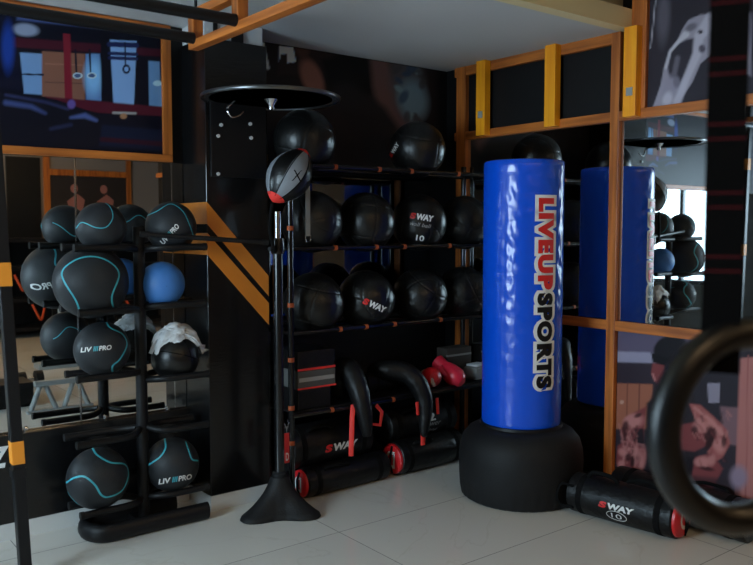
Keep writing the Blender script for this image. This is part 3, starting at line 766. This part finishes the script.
# strap hanging from the top rail
sx = P(308.5, 216, y=QY-QD-.02)
hs = thing('hanging_strap', (sx.x, QY-QD-.014, 1.70), 'grey webbing strap with a metal buckle hanging before a black wall ball', 'strap')
z1 = P(308, 236, y=QY-QD-.014).z
MB().box((sx.x-.014, QY-QD-.018, z1), (sx.x+.012, QY-QD-.0145, 1.70), .001).build('webbing', 'grey_cloth', hs, smooth=False)
MB().tube([(sx.x-.018+.02*0, QY-QD-.016, z1+.004), (sx.x+.016, QY-QD-.016, z1+.004), (sx.x+.012, QY-QD-.016, z1-.026), (sx.x-.012, QY-QD-.016, z1-.03)], .003, 8, closed=True).build('buckle', 'chrome', hs)
# --- things on the shelf of that rack
def pad(z0, z1, m, label, x0=2.15, x1=2.40, edge=None, strip=None):
    t = thing('foam_pad', ((x0+x1)/2, QY, z0), label, 'pad', 'stacked pads on the rack shelf')
    MB().box((x0, QY-.115, z0), (x1, QY+.11, z1), .008).build('body', m, t, smooth=False)
    if edge: MB().box((x0-.001, QY-.118, edge[0]), (x1+.001, QY-.114, edge[1])).build('piping', 'red_web', t, smooth=False)
    if strip: MB().box((x0+.008, QY-.118, strip[0]), (x1-.01, QY-.1145, strip[1])).build('strip', 'pale_strip', t, smooth=False)
pad(ZS, .571, 'vinyl', 'black pad at the bottom of the stack, nearest the shelf', 2.11, 2.31)
pad(.572, .665, 'pad_grey', 'grey pad with a pale strip in the middle of the stack', 2.11, 2.34, (.573, .581), (.611, .631))
pad(.666, .765, 'vinyl', 'black pad with red edging on top of the stack', 2.11, 2.335, (.667, .678))

def bulgarian(ctrl, rs, label, straps):
    t = thing('crescent_bag', ctrl[0], label, 'crescent training bag', 'crescent bags on the rack shelf')
    pts = smooth_path(ctrl, 8)
    n = len(pts); rr = np.interp(np.linspace(0, 1, n), np.linspace(0, 1, len(rs)), rs)
    MB().tube(pts, list(rr), 16).build('body', 'vinyl', t)
    for (p, w_) in straps: MB().tube(p, w_, 8, flat=(.4, 1)).build('strap', 'red_web', t)
    return t
yS = QY-.03
bulgarian([P(338, 392, y=QY+.03), P(340, 372, y=QY+.0), P(350, 372, y=QY-.06), P(360, 395, y=QY-.15), P(366, 425, y=QY-.18), P(367, 436, y=QY-.185)],
          [.055, .068, .066, .054, .036, .022], 'black crescent bag drooping over the shelf with a long red strap',
          [([P(353, 405, y=QY-.14), P(352, 420, y=QY-.165), P(351.5, 440, y=QY-.172), P(351, 456, y=QY-.165)], .013),
           ([P(368, 404, y=QY-.16), P(370, 424, y=QY-.185), P(380, 425, y=QY-.19), P(382, 412, y=QY-.185), P(376, 405, y=QY-.17)], .011)])
bulgarian([P(374, 372, y=QY+.06), P(384, 370, y=QY-.02), P(404, 372, y=QY-.09), P(418, 384, y=QY-.15), P(425, 404, y=QY-.18), P(424, 430, y=QY-.19), P(424, 436, y=QY-.19)],
          [.05, .056, .056, .055, .046, .026, .02], 'black arched crescent bag with a red tip, beside the red gloves',
          [([P(423, 430, y=QY-.19), P(423, 445, y=QY-.192)], .017), ([P(417, 402, y=QY-.18), P(418, 415, y=QY-.185)], .011), ([P(437, 398, y=QY-.16), P(438, 414, y=QY-.165)], .012)])
def roll(a, b, r, label, name='rolled_bag'):
    t = thing(name, a, label, 'rolled bag'); a, b = Vector(a), Vector(b)
    MB().tube([a, a.lerp(b, .02), a.lerp(b, .98), b], [r*.9, r, r, r*.9], 20).build('body', 'vinyl', t)
    for k in (.25, .75): MB().tube([a.lerp(b, k-.025), a.lerp(b, k+.025)], r*1.03, 20).build('band', 'nylon', t)
    return t
roll((2.62, QY+.02, ZS+.056), (2.88, QY+.03, ZS+.056), .055, 'black rolled bag lying on the shelf behind the two crescent bags')
M['pink_vinyl'] = mat('bright_red_vinyl', rgb(222, 42, 66), .33, bump=(30, .2))
def glove(px, py, tip, label, k, cuff, skin):
    c = P(px, py, y=QY-.075)
    t = thing('boxing_glove', c, label, 'boxing glove', 'red boxing gloves on the rack shelf')
    d = Vector(tip).normalized(); sd = Vector(RT)
    pts = [c-d*.080*k, c-d*.055*k, c-d*.02*k, c+d*.02*k, c+d*.055*k, c+d*.075*k]
    MB().tube(pts, [.040*k, .049*k, .058*k, .061*k, .050*k, .026*k], 20).build('mitt', skin, t)
    MB().tube([c-d*.135*k, c-d*.078*k], [.044*k, .041*k], 18).build('cuff', cuff, t)
    MB().tube(smooth_path([c-d*.06*k-sd*.030*k-Vector((0, .035*k, 0)), c-d*.075*k-sd*.05*k-Vector((0, .05*k, 0)), c-d*.05*k-sd*.068*k-Vector((0, .055*k, 0)), c-d*.0*k-sd*.06*k-Vector((0, .05*k, 0))], 4), [.017*k]+[.020*k]*10+[.016*k, .010*k], 10).build('thumb', skin, t)
    return t
g1 = glove(431, 377, (-.45, -.8, .12), 'dark red boxing glove with a pale cuff patch, leaning toward the crescent bag', .95, 'cream_cloth', 'red_vinyl')
cc = P(434, 383, y=QY-.075); MB().sphere(P(433, 382, y=QY-.128), .03, 3, (.55, .4, 1.0), Matrix.Rotation(-.35, 3, 'Y')).build('palm_patch', 'cream_cloth', g1)
glove(453, 375, (.12, -.72, -.42), 'bright red boxing glove next to the grey pouch', 1.0, 'pink_vinyl', 'pink_vinyl')
px0 = P(472, 385, y=QY-.04)
gp2 = thing('grey_pouch', (px0.x, QY-.04, ZS), 'pale grey pouch on the shelf beside the bright red glove', 'pouch')
MB().rbox((px0.x+.03, QY-.05, ZS+.042), (.15, .11, .08), Matrix.Rotation(.15, 3, 'Z'), .025).build('body', 'grey_cloth', gp2)
MB().rbox((px0.x+.03, QY-.05, ZS+.088), (.11, .08, .012), Matrix.Rotation(.15, 3, 'Z'), .004).build('flap', 'white_cloth', gp2)
bk = P(456, 355, y=QY+.05)
bb = thing('brown_box', (bk.x, QY+.06, ZS), 'dim brown cardboard box at the back of the shelf above the gloves', 'box')
MB().box((bk.x-.10, QY+.02, ZS), (bk.x+.10, QY+.115, bk.z+.05), .003).build('carton', 'brown_card', bb, smooth=False)
MB().box((bk.x-.1005, QY+.0195, bk.z+.0), (bk.x+.1005, QY+.03, bk.z+.012)).build('tape', 'grey_cloth', bb, smooth=False)

# --- sandbags
def sandbag(a, b, r, label, caps=(1, 1), text=None, face=0.0, group='black sandbags', strap_face=0.0, loop=False):
    """round bag from a to b, the cap at a faces away from b; face: angle of the print around the bag"""
    a, b = Vector(a), Vector(b); L = (b-a).length
    t = thing('sandbag', ((a+b)/2).to_tuple()[:2]+(min(a.z, b.z)-r,), label, 'sandbag', group)
    e = (b-a).normalized(); u = Vector((0, 0, 1)); u = (u-e*u.dot(e)).normalized(); w_ = e.cross(u)
    def ring(s, q, k=1.0): return a+e*s+(u*math.sin(q)+w_*math.cos(q))*r*k
    pr = [(0, .90), (.012, .985), (.05, 1), (.12, .97), (.16, 1), (.5, 1.012), (.84, 1), (.88, .97), (.95, 1), (.988, .985), (1, .90)]
    mb = MB(); mb.tube([a+e*L*s for s, _ in pr], [r*k for _, k in pr], 28).build('body', 'vinyl', t)
    for s in (.13, .87): MB().tube([a+e*(L*s-.014), a+e*(L*s+.014)], r*1.015, 28).build('band', 'nylon', t)
    for k, (p, d) in enumerate(((a, -e), (b, e))):
        if not caps[k]: continue
        cp = MB().tube([p+d*.0005, p+d*.012, p+d*.02], [r*.9, r*.88, r*.74], 28).build('end_cap', 'red_vinyl', t)
        sd = d.cross(u)
        # big pale D on the cap
        def dm(x, y, p=p, d=d, sd=sd): return p+d*.0212+sd*(x-.5)*r*.8+u*(y-.5)*r*1.0
        letters('D', dm, 'lettering', 'white_print', cp, bold=.02, cuts=3, world=True)
        MB().tube([p+d*.016+u*r*.80-sd*r*.1, p+d*.030+u*r*.3-sd*r*.1, p+d*.030-u*r*.3-sd*r*.1, p+d*.016-u*r*.80-sd*r*.1], .010, 8, flat=(1, .35)).build('handle', 'nylon', t)
    for sg in (-1, 1):                     # carrying handles along the bag
        q = strap_face+sg*.9
        hp = [ring(L*.20, q, 1.0), ring(L*.24, q, 1.22), ring(L*.38, q, 1.28), ring(L*.50, q, 1.05)]
        if sg > 0: MB().tube(smooth_path(hp, 6), .009, 8, flat=(1, .5)).build('handle', 'nylon', t)
    if loop:                               # webbing loop standing out at the far end, and a grip on top
        lp_ = [ring(L*.93, PI-.55, 1.0), ring(L*1.04, PI-.5, 1.08), ring(L*1.065, PI+.05, 1.12), ring(L*1.04, PI+.55, 1.06), ring(L*.93, PI+.6, 1.0)]
        MB().tube(smooth_path(lp_, 6), .007, 8).build('end_loop', 'nylon', t)
        gp_ = [ring(L*.55, PI/2+.2, 1.0), ring(L*.60, PI/2+.2, 1.25), ring(L*.78, PI/2+.2, 1.3), ring(L*.84, PI/2+.2, 1.0)]
        MB().tube(smooth_path(gp_, 6), .011, 8).build('grip', 'nylon', t)
    if text:
        s0, s1, q0, q1, num = text
        def f(x, y): return ring(L*(s0+(s1-s0)*x), q0+(q1-q0)*y, 1.018)
        letters('S', f, 'lettering', 'red_print', t, (0, 0, .23, 1), .06, .15, 4, True)
        letters('WAY', f, 'lettering', 'white_print', t, (.26, 0, 1, 1), .05, .15, 6, True)
        if num:
            dq = (q1-q0)*1.25; cs = (s0+s1)/2+.0
            def g(x, y): return ring(L*(cs+(x-.5)*.10*(1 if s1 > s0 else -1)), q0-dq*1.12+dq*y*.72, 1.018)
            letters(num, g, 'lettering', 'white_print', t, (0, 0, 1, 1), .0, 0, 4, True)
            O = [g(.5+.95*math.cos(2*PI*k/20), .5+.95*math.sin(2*PI*k/20)) for k in range(20)]
            MB().tube(O, .0013, 6, closed=True).build('lettering', 'white_print', t)
    return t
# for a bag along +x the picture side (-y) is q = 0
r1, rs, ru = .094, .077, .112
sandbag((2.165, 3.395, rs), (2.70, 3.40, rs), rs, 'slim black sandbag on the floor with a red end just behind the rubber stand foot', (1, 0))
sandbag((2.775, 3.40, r1), (3.26, 3.41, r1), r1, 'black sandbag on the floor with a red end, nearest the round bag base', (1, 0))
sandbag((2.14, 3.60, r1), (2.70, 3.60, r1), r1, 'black sandbag on the floor under the rack, hidden behind the front one', (0, 0))
sandbag((2.76, 3.60, r1), (3.30, 3.60, r1), r1, 'black sandbag on the floor at the back of the rack, next to the corner', (0, 0))
sandbag((2.11, 3.480, .243), (2.62, 3.485, .243), ru, 'black sandbag with a red and white logo stacked on two others', (0, 0), (.36, .78, -.24, .12, None))
u2 = sandbag((2.77, 3.497, .252), (3.28, 3.502, .252), r1, 'black sandbag with white lettering, stacked below the arched crescent bag', (0, 0))
def ring2(x, y, s0, s1, a0, a1):
    q = a0+(a1-a0)*y; return Vector((s0+(s1-s0)*x, 3.50-math.cos(q)*r1*1.02, .252+math.sin(q)*r1*1.02))
letters('2', lambda x, y: ring2(x, y, 3.045, 3.10, .12, .62), 'lettering', 'white_print', u2, bold=.03, cuts=3, world=True)
letters('power', lambda x, y: ring2(x, y, 2.99, 3.14, -.28, .02), 'lettering', 'grey_print', u2, bold=.0, shear=.3, cuts=4, world=True)
letters('bag', lambda x, y: ring2(x, y, 3.05, 3.12, -.60, -.36), 'lettering', 'grey_print', u2, bold=.0, shear=.3, cuts=3, world=True)

# red tag hanging by a hook at the rack's left upright
tx = P(287, 448, y=3.315)
rt = thing('hanging_tag', (tx.x, 3.315, tx.z), 'narrow red tag with a white letter hanging by a wire hook beside the stand pole', 'tag')
za, zb = P(287, 433, y=3.315).z, P(287, 463, y=3.315).z
MB().box((tx.x-.013, 3.313, zb), (tx.x+.013, 3.32, za), .002).build('label_strip', 'red_print', rt, smooth=False)
letters('D', lambda x, y: Vector((tx.x-.009+x*.018, 3.3125, zb+.012+y*.04)), 'lettering', 'white_print', rt, bold=.03, cuts=3, world=True)
MB().tube([(tx.x, 3.315, za), (tx.x-.004, 3.315, za+.03), (tx.x-.014, 3.315, za+.05)], .0022, 8).tube([(tx.x, 3.315, za+.02), (tx.x+.012, 3.315, za+.05), (tx.x+.012, 3.33, ZS-.034)], .0022, 8).build('hook', 'chrome', rt)

# ================================================================== REFLEX BALL STAND
SX, SY = 1.965, 3.275
st = thing('reflex_stand', (SX, SY, 0), 'black pole stand with a flared three-cornered rubber foot', 'boxing stand')
TA = math.pi/2-YAW+math.radians(10)
def tri(a, r, z):
    k = .53+.47*((1+math.cos(3*(a-TA)))/2)**1.5
    return r*(1+(k-1)*min(1, max(0, (r-.05)/.09)))
MB().lathe([(.0, .0), (.205, .0), (.213, .007), (.207, .020), (.188, .030), (.150, .056), (.115, .084), (.083, .114), (.058, .148), (.043, .185), (0, .185)], (SX, SY, 0), 96, tri).build('base', 'rubber', st)
MB().tube([(SX, SY, .18), (SX, SY, 1.30)], .024, 20).build('pole', 'black_gloss', st)
MB().lathe([(.0, 1.255), (.030, 1.255), (.033, 1.27), (.033, 1.30), (.029, 1.33), (.0, 1.33)], (SX, SY, 0), 24).build('collar', 'black_gloss', st)
MB().tube([(SX, SY, 1.33), (SX, SY, 1.455)], .0165, 16).build('inner_tube', 'chrome', st)
MB().lathe([(0, .185), (.036, .185), (.036, .20), (.026, .21), (0, .21)], (SX, SY, 0), 24).build('foot_ring', 'rubber', st)
kb = MB().tube([(SX-.024, SY-.01, 1.28), (SX-.06, SY-.025, 1.28)], .010, 10).build('knob', 'black_metal', st)
# ball and its spring
c = P(289.5, 175.5, y=SY-.03); lo = P(271.5, 204, y=SY-.03)
ax = (c-lo).normalized()
rbq = thing('reflex_ball', lo, 'grey and black teardrop reflex ball with red ends above the pole stand', 'reflex ball')
Rm = Vector((0, 0, 1)).rotation_difference(ax).to_matrix()
Ln = (c-lo).length
RB_PH = 1.40
prof = [(0, -.155)]+[(.104*math.sin(PI*t)**.72*(1-.10*(t-.5)), -.155+.31*t) for t in np.linspace(.03, .97, 28)]+[(0, .155)]
tw = facing(c)
body = MB().lathe(prof, (0, 0, 0), 48)
bm = body.bm
me_idx = {'speed_grey': 0, 'leather': 1, 'red_vinyl': 2}
bm.faces.ensure_lookup_table()
ob = body.xform(Rm.to_4x4()).build('bladder', ['speed_grey', 'leather'], rbq, world=False)
ob.location = c-lo
inv = Rm.inverted(); right = Vector(RT)
for fce in ob.data.polygons:
    q = inv @ fce.center; a = math.atan2(q.y, q.x)+RB_PH
    fce.material_index = 1 if (a % (PI/2)) < PI/4 else 0
for zc, s in ((-.155, 1), (.155, -1)):
    cap = [(0, zc-s*.002)]+[(.104*math.sin(PI*t)**.72*(1-.10*((t if s > 0 else 1-t)-.5))+.0025, zc+s*.31*t) for t in (.03, .05, .07, .09)]
    o2 = MB().lathe(cap, (0, 0, 0), 48).xform(Rm.to_4x4()).build('end_cap', 'red_web', rbq, world=False); o2.location = c-lo
for k in range(8):
    a = k*PI/4-RB_PH
    sp = [Vector((r_*math.cos(a)*1.002, r_*math.sin(a)*1.002, z_)) for r_, z_ in prof[2:-2]]
    o2 = MB().tube([Rm @ p for p in sp], .0022, 6).build('seam', 'nylon', rbq, world=False); o2.location = c-lo
def xm(x, y):
    d = (Vector(RT)*(x-.5)*.05+Vector(UP)*(y-.5)*.05)
    p = c+d+Vector(RT)*.045-Vector(UP)*.012
    n = -Vector(FW)
    # lay the mark on the bladder
    best = p+n*.2
    q = inv @ (p-c); dn = inv @ n
    for i in range(60):
        t_ = .16-i*.0025; w_ = q+dn*t_; tt = min(.97, max(.03, (w_.z+.155)/.31))
        if math.hypot(w_.x, w_.y) <= .104*math.sin(PI*tt)**.72*(1-.10*(tt-.5))+.0015: best = c+Rm @ w_; break
    return best
letters('X', xm, 'lettering', 'nylon', rbq, cuts=3, world=True, shear=.2)
MB().tube(smooth_path([lo+ax*.006, lo-Vector((0, 0, .05))+Vector(RT)*-.004, P(270, 232, y=SY-.03), P(273, 246, y=SY-.03), Vector((SX-.03, SY-.02, 1.262))], 6), .0085, 10).build('spring_cord', 'nylon', rbq)

# hoop platform fixed to the column
HC = Vector((1.925, 3.255, 1.975)); HR = .318
hp = thing('speed_bag_hoop', HC, 'round chrome-edged speed bag hoop high in front of the black column', 'speed bag platform')
MB().tube([HC+Vector((math.cos(2*PI*k/64)*HR, math.sin(2*PI*k/64)*HR, 0)) for k in range(64)], .0065, 10, closed=True, flat=(1.3, .7)).build('rim', 'hoop_metal', hp)
MB().lathe([(HR-.035, -.004), (HR-.006, -.004), (HR-.006, .004), (HR-.035, .004), (HR-.035, -.004)], HC, 64).build('rim_board', 'glass_disc', hp)
for k in range(4):
    a = k*PI/2+.5; MB().tube([HC+Vector((math.cos(a)*.02, math.sin(a)*.02, .004)), HC+Vector((math.cos(a)*(HR-.05), math.sin(a)*(HR-.05), .004))], .008, 10).build('spoke', 'black_gloss', hp)
MB().lathe([(0, .015), (.032, .012), (.036, 0), (.026, -.015), (.014, -.03), (.012, -.05), (0, -.055)], HC, 24).build('hub', 'chrome', hp)
for s in (-1, 1):
    MB().tube([HC+Vector((s*.10, HR-.08, -.008)), (HC.x+s*.10, CY-.012, HC.z-.008)], .011, 10).build('bracket_arm', 'black_metal', hp)
M['bolt'] = mat('zinc_bolt', (.7, .7, .7, 1), .4, .3)
pl = MB().box((CX0+.02, CY-.013, 1.62), (CX0+.32, CY-.0005, 2.02), .003).build('wall_plate', 'black_metal', hp, smooth=False)
for (px, py) in ((221, 125), (250, 124), (218, 136), (251, 138), (218, 174)):
    q = P(px, py, y=CY-.014)
    MB().tube([(q.x, CY-.013, q.z), (q.x, CY-.021, q.z)], .009, 6).build('bolt', 'bolt', pl)
hk = [P(x_, y_, y=CY-.05) for x_, y_ in ((228, 107), (228, 112), (232, 117), (238, 116), (243, 112))]
MB().tube(smooth_path([Vector((hk[0].x, HC.y+.12, HC.z-.005))]+hk, 5), .005, 8).build('hook', 'chrome', hp)

# ================================================================== FREESTANDING BAG
BX, BY = 3.102, 2.757
view = math.atan2(-BY, -BX)
fb = thing('punching_bag', (BX, BY, 0), 'tall blue freestanding punching bag with red and black lettering on a black base', 'punching bag')
BR, BZ0, BZ1 = .202, .375, 1.712
def crease(a, r, z):
    if r < BR*.9: return r
    d = (a-view+PI) % (2*PI)-PI
    k = math.exp(-((d+.34)/.20)**2)+1.3*math.exp(-((d-1.02)/.26)**2)+.12
    fade = .35+.65*math.exp(-((z-1.25)/.42)**2)
    zig = abs(((z*11+d*2.2+.5*noise.noise(Vector((d*2, z*4, 3)))) % 1)-.5)*2
    n = noise.noise(Vector((d*7, z*17, 0)))*.8+noise.noise(Vector((d*14, z*26, 5)))*.4
    seam = -.004*math.exp(-((d+.46)/.012)**2)
    return r*(1+k*fade*(.013*n+.011*(zig-.5)))+seam
prof = [(0, BZ0), (BR-.012, BZ0), (BR, BZ0+.012)]+[(BR, z) for z in np.linspace(BZ0+.03, BZ1-.03, 170)]+[(BR-.001, BZ1-.006), (BR-.008, BZ1), (0, BZ1+.003)]
MB().lathe(prof, (BX, BY, 0), 200, crease).build('cover', 'blue_vinyl', fb, angle=80)
def ribs(a, r, z): return r*(1-.012*(.5+.5*math.cos(36*a))**8) if z < .12 else r
MB().lathe([(0, 0), (.285, 0), (.305, .012), (.312, .05), (.316, .12), (.318, .20), (.314, .255), (.298, .308), (.268, .344), (.235, .363), (.20, .372), (0, .372)], (BX, BY, 0), 144, ribs).build('base', 'rubber', fb)
MB().lathe([(.202, .370), (.211, .371), (.209, .384), (.2015, .386)], (BX, BY, 0), 96).build('collar', 'black_metal', fb)
# lettering wound on the cover, read from top to bottom
view = math.atan2(-BY, -BX)
def on_bag(px_off):   # angle for an offset in the picture, radians to the right of the middle
    return view+px_off
zA, zB = 1.523, .590
a_in, a_out = math.radians(15.5), math.radians(50.0)
def bagmap(k):
    def f(u, v):
        a = view+a_out+(a_in-a_out)*(1-v); z = zA+(zB-zA)*u
        return Vector((BX+math.cos(a)*(BR+.0022+k), BY+math.sin(a)*(BR+.0022+k), z))
    return f
for txt, m, bx in (('LIVEUP', 'red_print', (.0, .14, .478, .86)), ('SPORTS', 'black_metal', (.495, .14, 1.0, .86))):
    e = .016; ev = .15
    letters(txt, bagmap(.0012), 'lettering_outline', 'white_print', fb, (bx[0]-e, bx[1]-ev, bx[2]+e, bx[3]+ev), .165, 0, 40, True, 1.17)
    letters(txt, bagmap(.0026), 'lettering', m, fb, bx, .065, 0, 40, True, 1.17)

# ================================================================== SANDBAGS ON THE RIGHT
r2 = .095
A_, B_ = Vector((3.195, 1.905, r2)), Vector((3.130, 2.425, r2))
# along +y: w_ = e x u = +x, so the camera side (-x) is q = pi
sandbag(A_, B_, r2, 'black sandbag with a red end and the number ten, lying before the bodybuilder poster', (1, 0), (.66, .32, PI+.10, PI-.20, '10'), strap_face=PI-2.6, loop=True)
sandbag((3.395, 1.68, r2), (3.385, 2.36, r2), r2, 'black sandbag lying against the wall, behind the one with the number ten', (0, 0))

# ================================================================== HANGING GYM RING
RD = .86
rc = Vector(CAM+(FW+RT*(745-376.5)/FPX-UP*(427-282.5)/FPX)*RD)
M['ring_black'] = mat('black_ring_varnish', (.0035, .0035, .004, 1), .36, spec=.3)
gr = thing('gym_ring', rc, 'black gymnastic ring hanging close by, wrapped with dark grip tape', 'gymnastic ring')
yaw_r = .28
e1 = (Vector(RT)*math.cos(yaw_r)+Vector((FW[0], FW[1], 0)).normalized()*math.sin(yaw_r)).normalized(); e2 = Vector((0, 0, 1))
R0 = .1015
ringpts = lambda a0, a1, n: [rc+(e1*math.cos(a)+e2*math.sin(a))*R0 for a in np.linspace(a0, a1, n)]
MB().tube([rc+(e1*math.cos(2*PI*k/72)+e2*math.sin(2*PI*k/72))*R0 for k in range(72)], .0172, 20, closed=True).build('hoop', 'ring_black', gr)
# strap through the ring up to the ceiling, with red marks
sp = Vector(CAM+(FW+RT*(721.5-376.5)/FPX-UP*(300-282.5)/FPX)*RD)
sw = .0192
M['strap_black'] = mat('black_strap_webbing', (.0016, .0016, .0018, 1), .85, spec=.06)
M['strap_red'] = mat('dark_red_thread', (.045, .004, .006, 1), .8, spec=.1)
topz = rc.z+R0
dS = Vector((sp.x, sp.y, 0)).normalized(); e1s = Vector((dS.y, -dS.x, 0))   # the webbing lies square to its own hang
strap = MB()
def strap_pt(z, s, d): return Vector((sp.x, sp.y, 0))+e1s*s+dS*d+Vector((0, 0, z))
for d in (-.019, .019):
    c0 = strap_pt((topz+ZT)/2, 0, d)
    strap.rbox(c0, (sw*2, .0025, ZT-topz+.012), Matrix((e1s, dS, Vector((0, 0, 1)))).transposed())
strap.rbox(strap_pt(topz-.040, 0, 0), (sw*2, .0405, .0025), Matrix((e1s, dS, Vector((0, 0, 1)))).transposed())
for d in (-.019, .019): strap.rbox(strap_pt(topz-.017, 0, d), (sw*2, .0025, .046), Matrix((e1s, dS, Vector((0, 0, 1)))).transposed())
so = strap.build('strap', 'strap_black', gr, smooth=False)
Rs = Matrix((e1s, dS, Vector((0, 0, 1)))).transposed()
for py in (13, 66, 80, 128, 142, 194, 208, 256, 270):
    z = CAMZ+(228-py)*RD/FPX
    MB().rbox(strap_pt(z, 0, -.0204), (sw*2, .0006, .0022), Rs).build('woven_mark', 'strap_red', so, smooth=False)

# ================================================================== THE REST OF THE ROOM (seen in the mirrors)
bench = thing('bench_frame', (1.80, 1.30, 0), 'low grey steel bench frame seen in the mirror behind the ball rack', 'bench')
for x in (1.68, 1.92):
    for q in (-1, 1): MB().tube([(x+q*.09, 1.30, .02), (x+q*.02, 1.30, .20)], .020, 8).build('leg', 'steel', bench)
    MB().box((x-.12, 1.27, 0), (x+.12, 1.33, .022)).build('foot', 'steel', bench, smooth=False)
MB().box((1.62, 1.27, .20), (1.98, 1.33, .235)).build('beam', 'steel', bench, smooth=False)
col2 = thing('machine_column', (2.42, -.6, 0), 'grey steel machine column seen in the mirror', 'machine')
MB().box((2.38, -.7, 0), (2.48, -.6, 1.0), .004).build('column', 'steel', col2, smooth=False)
MB().box((2.15, -.75, 0), (2.70, -.55, .06), .004).build('foot', 'steel', col2, smooth=False)
db = thing('dumbbell', (1.85, .25, .07), 'small black dumbbell on the floor seen in the mirror', 'dumbbell')
for x in (1.79, 1.93): MB().tube([(x-.03, .25, .07), (x+.03, .25, .07)], .07, 24).build('head', 'rubber', db)
MB().tube([(1.81, .25, .07), (1.91, .25, .07)], .016, 12).build('handle', 'chrome', db)
rk = thing('storage_rack', (3.4, -3.1, 0), 'dark storage rack with orange cords on the far wall, seen in the mirror', 'rack')
for z in (.08, .45, .85, 1.2): MB().box((2.2, -3.5, z), (4.6, -3.05, z+.05), .004).build('shelf', 'black_metal', rk, smooth=False)
for x in (2.22, 3.0, 3.8, 4.55): MB().box((x, -3.10, 0), (x+.05, -3.05, 1.25), .004).build('upright', 'black_metal', rk, smooth=False)
MB().box((2.2, -3.52, .08), (4.6, -3.5, 1.25)).build('back_panel', 'dark_wall', rk, smooth=False)
for i in range(10):
    x = 2.35+i*.2; zt = .80 if i % 2 else .42
    MB().tube(smooth_path([(x, -3.03, zt), (x+.05, -3.01, zt-.12), (x+.10, -3.02, zt-.2), (x+.14, -3.03, zt-.08), (x+.16, -3.04, zt)], 5), .014, 8).build('cord', 'orange_cord', rk)
fp = thing('framed_picture', (3.65, YF, 1.5), 'wood-framed picture with two pink figures on the far wall, seen in the mirror', 'picture')
for (lo, hi) in (((3.08, YF, 1.25), (3.16, YF+.04, 2.45)), ((4.2, YF, 1.25), (4.26, YF+.04, 2.45)), ((3.16, YF, 1.25), (4.2, YF+.04, 1.31)), ((3.16, YF, 2.08), (4.2, YF+.04, 2.16))):
    MB().box(lo, hi, .003).build('frame', 'wood_z', fp, smooth=False)
M['pink'] = mat('pink_ink', (.36, .14, .12, 1), .5); M['dark_ink'] = mat('dark_ink', (.03, .025, .025, 1), .4)
MB().box((3.16, YF, 1.31), (4.2, YF+.01, 2.08)).build('print', 'dark_ink', fp, smooth=False)
for x in (3.5, 3.9):
    k = MB()
    k.poly([(x-.08, YF+.0105, 1.35), (x+.06, YF+.0105, 1.35), (x+.08, YF+.0105, 1.60), (x+.12, YF+.0105, 1.76), (x+.02, YF+.0105, 1.84), (x-.12, YF+.0105, 1.74), (x-.08, YF+.0105, 1.60)], (0, .001, 0))
    k.poly([(x+.05*math.cos(2*PI*i/16)-.02, YF+.0105, 1.91+.06*math.sin(2*PI*i/16)) for i in range(16)], (0, .001, 0))
    k.build('printed_figure', 'pink', fp, smooth=False)
struct('door_1', MB().box((2.62, YF, 0), (3.04, YF+.04, 2.3), .004), 'dark_wall', smooth=False)

# ceiling lamps of the room
M['lamp'] = mat('warm_lamp', (1, .9, .75, 1), .5, emit=((1.0, .66, .35, 1), 24.0))
for i, (x, y) in enumerate(((.2, -.6), (2.2, -.9), (.2, -2.4), (2.6, -2.3))):
    t = thing('ceiling_light', (x, y, ZT), 'warm square ceiling lamp of the room outside the picture', 'ceiling light', 'warm ceiling lamps')
    MB().box((x-.2, y-.2, ZT-.03), (x+.2, y+.2, ZT-.022)).build('diffuser', 'lamp', t, smooth=False)
    MB().box((x-.21, y-.21, ZT-.022), (x+.21, y+.21, ZT)).build('housing', 'white_paint', t, smooth=False)

# ================================================================== WORLD, CAMERA, COLOUR
wd = bpy.data.worlds.new('World'); S.world = wd; wd.use_nodes = True
wd.node_tree.nodes['Background'].inputs[0].default_value = (.5, .6, .7, 1); wd.node_tree.nodes['Background'].inputs[1].default_value = .02
cd = bpy.data.cameras.new('Camera'); cam = bpy.data.objects.new('Camera', cd); COL.objects.link(cam)
cd.sensor_width = 36; cd.lens = FPX/753*36; cd.clip_start = .02
cam.location = (0, 0, CAMZ); cam.rotation_euler = (PI/2-PITCH, 0, -YAW)
cd.dof.use_dof = True; cd.dof.focus_distance = 4.15; cd.dof.aperture_fstop = 5.0
S.camera = cam
S.view_settings.view_transform = 'Standard'; S.view_settings.look = 'None'; S.view_settings.gamma = 1
S.view_settings.exposure = -.05; S.view_settings.use_curve_mapping = False
S.cycles.max_bounces = 10; S.cycles.glossy_bounces = 6; S.cycles.diffuse_bounces = 4
S.cycles.use_denoising = True
S.cycles.sample_clamp_indirect = 4
